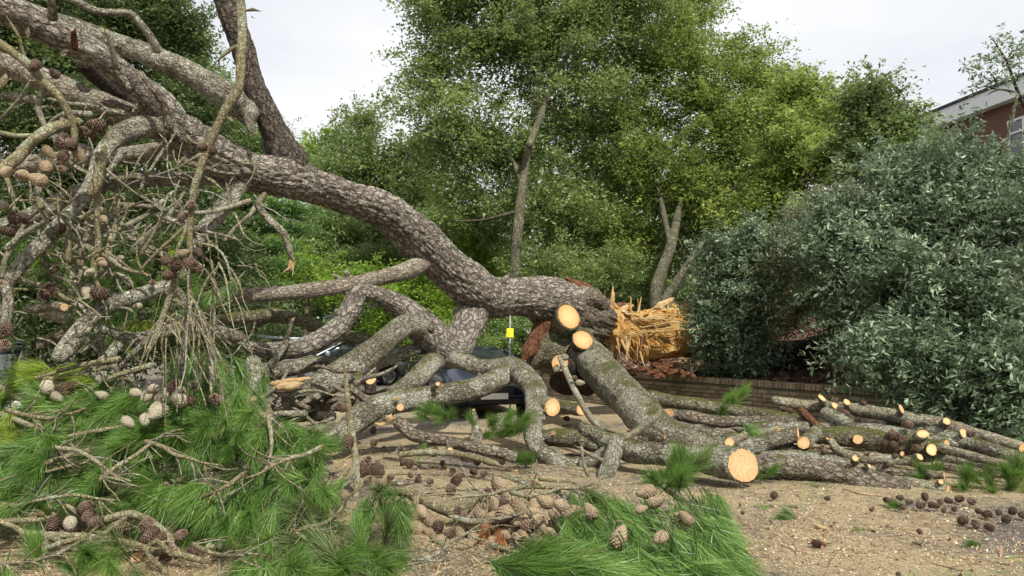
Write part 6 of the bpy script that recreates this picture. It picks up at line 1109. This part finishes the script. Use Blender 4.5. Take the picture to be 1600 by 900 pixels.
# ------------------------------------------------------------------ vehicles
def loft(secs):
    """secs: list of (x, [(y,z)...]) same count -> verts, quads, tris(end caps)"""
    V = []; Q = []; m = len(secs[0][1])
    for x, s in secs:
        for y, z in s: V.append((x, y, z))
    for i in range(len(secs) - 1):
        for j in range(m): a = i * m + j; b = i * m + (j + 1) % m; Q.append((a, b, b + m, a + m))
    T_ = []
    for i, rev in ((0, 0), (len(secs) - 1, 1)):
        c = len(V); s = np.array(secs[i][1]).mean(0); V.append((secs[i][0], s[0], s[1]))
        for j in range(m): a = i * m + j; b = i * m + (j + 1) % m; T_.append((c, b, a) if rev else (c, a, b))
    return V, Q, T_
def wheel(car, x, y, r=.31, w=.2):
    wl = empty('wheel', (x, y, r)); wl.parent = car; prof = [(.0, .62), (.5, .66), (.5, .93), (.38, 1.), (-.38, 1.), (-.5, .93), (-.5, .66), (0, .62)]; seg = 28
    V = []; Q = []
    for a in range(seg):
        t = a * 2 * math.pi / seg
        for (u, q) in prof[:-1]: V.append((math.cos(t) * q * r, u * w, math.sin(t) * q * r))
    m = len(prof) - 1
    for a in range(seg):
        for j in range(m): Q.append((a * m + j, a * m + (j + 1) % m, ((a + 1) % seg) * m + (j + 1) % m, ((a + 1) % seg) * m + j))
    mk('tyre', V, Q, None, M['tyre'], wl)
    sg = 1 if y > 0 else -1; V = []; Q = []; T_ = []; c0 = 0; V.append((0, sg * w * .42, 0))
    for k in range(10):
        for q, hw in ((.12, .16), (.63, .11)):
            for s in (-1, 1): t = k * .6283 + s * hw; V.append((math.cos(t) * q * r, sg * w * (.42 if q < .3 else .36), math.sin(t) * q * r))
        b = 1 + k * 4; Q.append((b, b + 1, b + 3, b + 2)); T_.append((0, b, b + 1))
    n0 = len(V)
    for k in range(seg):
        t = k * 2 * math.pi / seg; V += [(math.cos(t) * r * .58, sg * w * .40, math.sin(t) * r * .58), (math.cos(t) * r * .68, sg * w * .44, math.sin(t) * r * .68)]
    for k in range(seg): a = n0 + 2 * k; b = n0 + 2 * ((k + 1) % seg); Q.append((a, a + 1, b + 1, b))
    mk('rim', V, Q, T_, M['rim'], wl, smooth=False)
def car(label, name, loc, yaw, paint, Lh=2.0, Wd=.86, H=1.42, kind='hatch', crush=0., cat='car'):
    c = empty(name, loc, yaw); tag(c, label, cat)
    van = kind == 'van'; bh = .98 if not van else 1.25
    if van: prof = [(-Lh, .35, 1.0, .82), (-Lh + .04, .3, 1.15, .93), (0, .28, 1.2, 1), (Lh * .6, .28, 1.15, 1), (Lh * .75, .3, 1.02, .97), (Lh * .93, .32, .9, .92), (Lh, .4, .7, .8)]
    else: prof = [(-Lh, .42, .80, .80), (-Lh + .06, .3, .95, .9), (-Lh * .7, .22, .98, .99), (-.3, .2, .95, 1), (Lh * .4, .2, .95, 1), (Lh * .55, .21, .92, .99), (Lh * .78, .24, .82 - crush, .97), (Lh * .93, .26, .70 - crush, .9), (Lh, .32, .58, .78)]
    secs = []
    for x, zb, zt, wf in prof:
        w = Wd * wf; zm = (zb + zt) / 2; s = [(-w * .86, zb), (-w * .97, zb + .07), (-w, zm), (-w * .985, zt - .14), (-w * .9, zt - .03), (-w * .6, zt + .015), (0, zt + .035), (w * .6, zt + .015), (w * .9, zt - .03), (w * .985, zt - .14), (w, zm), (w * .97, zb + .07), (w * .86, zb)]; secs.append((x, s))
    # denser stations
    fin = []
    for (x0, s0), (x1, s1) in zip(secs[:-1], secs[1:]):
        for k in range(3): t = k / 3; fin.append((x0 + (x1 - x0) * t, [(a[0] + (b[0] - a[0]) * t, a[1] + (b[1] - a[1]) * t) for a, b in zip(s0, s1)]))
    fin.append(secs[-1]); V, Q, T_ = loft(fin); body = mk('body', V, Q, T_, M[paint], c)
    if van: g = [(-Lh + .05, 1.1, H - .12, .9), (-Lh + .2, 1.1, H, .86), (Lh * .25, 1.1, H, .86), (Lh * .45, 1.1, H - .1, .84), (Lh * .78, 1.0, 1.06, .86)]
    else: g = [(-Lh + .12, .9, .98, .84), (-Lh + .42, .9, H - .08, .74), (-Lh * .4, .9, H, .74), (.1, .9, H - .03, .74), (.45, .9, H - .16, .76), (Lh * .54, .88, .93, .86)]
    def gsec(ins, dz): return [(x, [(-Wd * .96 * (1 if zb < z else 1) + ins, zb), (-Wd * wf + ins, z - .1 * (z - zb) + dz), (-Wd * wf * .8 + ins, z + dz), (0, z + .02 + dz), (Wd * wf * .8 - ins, z + dz), (Wd * wf - ins, z - .1 * (z - zb) + dz), (Wd * .96 - ins, zb)]) for x, zb, z, wf in g]
    V, Q, T_ = loft(gsec(.0, 0)); mk('windows', V, Q, T_, M['glass'], c)
    rg = g[1:4]; V, Q, T_ = loft([(x, [(-Wd * wf * .93, z - .04), (-Wd * wf * .8, z + .012), (0, z + .035), (Wd * wf * .8, z + .012), (Wd * wf * .93, z - .04)]) for x, zb, z, wf in rg]); mk('roof', V, Q, T_, M[paint], c)
    for s in (-1, 1):
        for x0, z0, x1, z1 in ((Lh * .53, .93, rg[2][0], rg[2][2] - .02), (-.25, .93, -.2, H - .04), (-Lh + .16, .95, rg[0][0], rg[0][2])):
            if van: z0 += .15
            tube('pillar', [(x0, s * Wd * .95, z0, .03), ((x0 + x1) / 2, s * Wd * .885, (z0 + z1) / 2, .03), (x1, s * Wd * .76, z1, .03)], M[paint], c, .02, 0, ends=('round', 'round'))
        for x in (Lh * .62, -Lh * .62):
            wheel(c, x, s * (Wd - .08)); V = []; Tq = []
            for k in range(17): t = math.pi * k / 16; V += [(x + math.cos(t) * .37, s * (Wd + .002), .31 + math.sin(t) * .37), (x + math.cos(t) * .33, s * (Wd + .03), .31 + math.sin(t) * .33)]
            for k in range(16): Tq.append((2 * k, 2 * k + 1, 2 * k + 3, 2 * k + 2))
            mk('wheel_arch', V, Tq, None, M['blackp'], c)
        hv = [(Lh * (.93 + .05 * math.cos(t)) - .04, s * Wd * (.70 + .16 * math.cos(t)), .62 - crush * .4 + .07 * math.sin(t)) for t in np.linspace(0, 6.283, 13)[:-1]]
        hb = box('headlight', (Lh - .13, s * Wd * .68, .62 - crush * .6), (.2, .34, .15), 'lamp', c, rz=-s * .55, bev=.035); tb = box('tail_light', (-Lh + .06, s * Wd * .74, .78), (.1, .2, .2), 'red', c, bev=.03)
        mr = box('wing_mirror', (Lh * .38, s * (Wd + .1), 1.0), (.12, .2, .14), paint, c, bev=.04)
    box('grille', (Lh - .015, 0, .52), (.06, .75, .13), 'blackp', c, bev=.015); box('lower_grille', (Lh - .03, 0, .34), (.08, 1.0, .1), 'blackp', c, bev=.015); box('bumper_strip', (Lh - .02, 0, .43), (.09, 1.25, .05), paint, c, bev=.02)
    box('number_plate', (Lh + .035, 0, .43), (.012, .52, .11), 'plate', c, bev=.004)
    return c
def at_px(x, y, z=0.): # ground point under photo pixel
    Y = GY(y); p = P(x, y, Y); return (p.x, p.y, z)
def YZ(x, Y): return ((x - 800) / F * Y * 1.0, Y, 0)
car('dark navy hatchback half hidden beneath the fallen mossy limb', 'parked_car', (-.80, 16.7, 0), R_(-76), 'navy', 1.95, .84, 1.3, crush=.05)
car('dark car with only its wheel showing on the road behind the limbs', 'parked_car', ((668 - 800) / F * 27, 27, 0), R_(-82), 'navy', 1.9, .84, 1.2)
car('grey van parked beside the hedge behind the forked limb', 'parked_van', ((540 - 800) / F * 30, 30, 0), R_(-80), 'greyvan', 2.3, .92, 2.25, 'van', cat='van')
car('silver car parked in front of the grey van', 'parked_car', ((535 - 800) / F * 24.5, 24.5, 0), R_(-150), 'silver', 1.95, .85, 1.42)
car('blue car buried under the branches at the far left', 'crushed_car', ((40 - 800) / F * 14 - .9, 14.6, 0), R_(-50), 'blue', 1.95, .85, 1.42)

# post with yellow tag, barrier tape
pp = P(797, 560, 15.0); post = empty('sign_post', (pp.x, pp.y, 0)); tag(post, 'thin pale post with a small yellow tag standing under the trunk arch', 'post')
zt = P(797, 478, 15.0).z
tube('pole', [(0, 0, 0, .017), (0, 0, zt / 2, .017), (0, 0, zt, .017)], 'post', post, .008, 0); bpy.data.objects['pole'].data.materials[0] = M['post']
yt = P(797, 520, 15.0).z; box('tag', (0, -.022, yt), (.13, .012, .17), 'yellow', post, rz=.15, bev=.003); box('tag_flap', (-.05, -.03, yt - .03), (.06, .01, .11), 'yellow', post, rz=-.5, ry=.25, bev=.003)
def tape(a, b, sag):
    V = []; Q = []; n = 14; o = P(*a)
    for i in range(n + 1):
        t = i / n; p = P(a[0] + (b[0] - a[0]) * t, a[1] + (b[1] - a[1]) * t + sag * math.sin(t * 3.14), a[2] + (b[2] - a[2]) * t) - o
        for dy in (0, .012):
            V += [(p.x, p.y + dy, p.z + .03), (p.x, p.y + dy, p.z - .03)]
    for i in range(n): k = 4 * i; Q += [(k, k + 1, k + 5, k + 4), (k + 2, k + 6, k + 7, k + 3), (k, k + 4, k + 6, k + 2), (k + 1, k + 3, k + 7, k + 5)]
    t = mk('barrier_tape', V, Q, None, M['tape'], None); t.location = o; tag(t, 'blue and white barrier tape stretched before the dark hedge', 'barrier tape')
tape((395, 524, 20), (500, 529, 20), 2)

# ------------------------------------------------------------------ brick building at the right
def building():
    a = Vector((16.9, 33.0)); b = Vector((18.1, 25.0)); d = (b - a); Lw = d.length; ang = math.atan2(d.y, d.x)
    r = empty('brick_building', (a.x, a.y, 0), ang); tag(r, 'flat roofed brick building with white fascia rising behind the right trees', 'building')
    H = 9.75; T_ = 6.0    # local +x towards the camera, local -y faces the road
    sgn = 1
    def bx(nm, x0, x1, y0, y1, z0, z1, mat, bev=0.): return box(nm, ((x0 + x1) / 2, (y0 + y1) / 2, (z0 + z1) / 2), (x1 - x0, y1 - y0, z1 - z0), mat, r, bev=bev)
    # openings: windows at 3 storeys; the wall is built as bands and piers round them
    wins = [(1.2, 3.4), (5.0, 7.2)]; rows = [(7.75, 9.15), (4.6, 6.0), (1.5, 3.0)]
    zz = 0.
    for z0, z1 in sorted(rows):
        bx('wall', 0, Lw, 0, T_, zz, z0, 'housebrick'); xs = 0.
        for x0, x1 in wins: bx('wall', xs, x0, 0, T_, z0, z1, 'housebrick'); xs = x1
        bx('wall', xs, Lw, 0, T_, z0, z1, 'housebrick')
        zz = z1
    bx('wall', 0, Lw, 0, T_, zz, H, 'housebrick')
    bx('fascia', -.25, Lw + .3, -.35, T_, H, H + .62, 'white', .01); bx('roof_edge', -.32, Lw + .36, -.42, T_, H + .62, H + .72, 'rooft', .01)
    for z0, z1 in rows:
        for x0, x1 in wins:
            w = empty('window', ((x0 + x1) / 2, .06, z0)); w.parent = r; hw = (x1 - x0) / 2; h = z1 - z0
            def q(nm, a0, a1, c0, c1, mat, y=0., dep=.08): o = box(nm, ((a0 + a1) / 2, y, (c0 + c1) / 2), (a1 - a0, dep, c1 - c0), mat, w, bev=.004); return o
            q('frame', -hw, hw, h - .09, h, 'white'); q('frame', -hw, hw, 0, .09, 'white'); q('frame', -hw, -hw + .09, .09, h - .09, 'white'); q('frame', hw - .09, hw, .09, h - .09, 'white')
            for m_ in (-.36, .36): q('mullion', m_ - .05, m_ + .05, .09, h - .09, 'white')
            for s0, s1 in ((-hw + .09, -.41), (.41, hw - .09)): q('transom', s0, s1, h * .62, h * .62 + .07, 'white')
            q('pane', -hw + .09, hw - .09, .09, h - .09, 'pane', .03, .01); q('sill', -hw - .05, hw + .05, -.08, -.003, 'white', -.05, .2)
building()
def house(lab, x0, x1, Y, eave, wins, doorx=None):
    X0 = (x0 - 800) / F * Y; X1 = (x1 - 800) / F * Y; r = empty('brick_house', (X0, Y, 0)); tag(r, lab, 'house'); Wd = X1 - X0
    def bx(nm, a, b, c, d, e, f, mat, bev=0., par=None): return box(nm, ((a + b) / 2, (c + d) / 2, (e + f) / 2), (b - a, d - c, f - e), mat, par or r, bev=bev)
    ws = sorted([((wx - 800) / F * Y - X0, ww * Y / F, z0, z1) for wx, ww, z0, z1 in wins]); xs = 0
    for cx, w, z0, z1 in ws:
        bx('wall', xs, cx - w / 2, 0, 5, 0, eave, 'housebrick'); bx('wall', cx - w / 2, cx + w / 2, 0, 5, 0, z0, 'housebrick'); bx('wall', cx - w / 2, cx + w / 2, 0, 5, z1, eave, 'housebrick'); xs = cx + w / 2
        wd = empty('window', (cx, .1, (z0 + z1) / 2)); wd.parent = r; h = z1 - z0; f = .09
        bx('frame', -w / 2, w / 2, -.05, .05, h / 2 - f, h / 2, 'white', .004, wd); bx('frame', -w / 2, w / 2, -.05, .05, -h / 2, -h / 2 + f, 'white', .004, wd); bx('frame', -w / 2, -w / 2 + f, -.05, .05, -h / 2 + f, h / 2 - f, 'white', .004, wd); bx('frame', w / 2 - f, w / 2, -.05, .05, -h / 2 + f, h / 2 - f, 'white', .004, wd)
        bx('mullion', -.035, .035, -.04, .04, -h / 2 + f, h / 2 - f, 'white', .004, wd); bx('pane', -w / 2 + f, w / 2 - f, .02, .03, -h / 2 + f, h / 2 - f, 'pane', 0, wd); bx('sill', -w / 2 - .06, w / 2 + .06, -.2, -.052, -h / 2 - .08, -h / 2, 'white', .004, wd)
    bx('wall', xs, Wd, 0, 5, 0, eave, 'housebrick'); bx('fascia', -.1, Wd + .1, -.15, 5.1, eave, eave + .25, 'white', .01)
    V = [(-.3, -.35, eave + .25), (Wd + .3, -.35, eave + .25), (Wd + .3, 5.3, eave + .25), (-.3, 5.3, eave + .25), (.6, 2.5, eave + 1.5), (Wd - .6, 2.5, eave + 1.5)]
    mk('roof', V, [(0, 1, 5, 4), (2, 3, 4, 5), (0, 3, 2, 1)], [(1, 2, 5), (3, 0, 4)], M['rooft'], r, smooth=False)
    return r
house('low brick house with white framed windows glimpsed under the foliage', 1060, 1400, 30, 2.5, [(1068, 26, .35, 1.25), (1111, 24, .62, 1.15), (1232, 30, .1, .55), (1300, 22, .1, .65)])
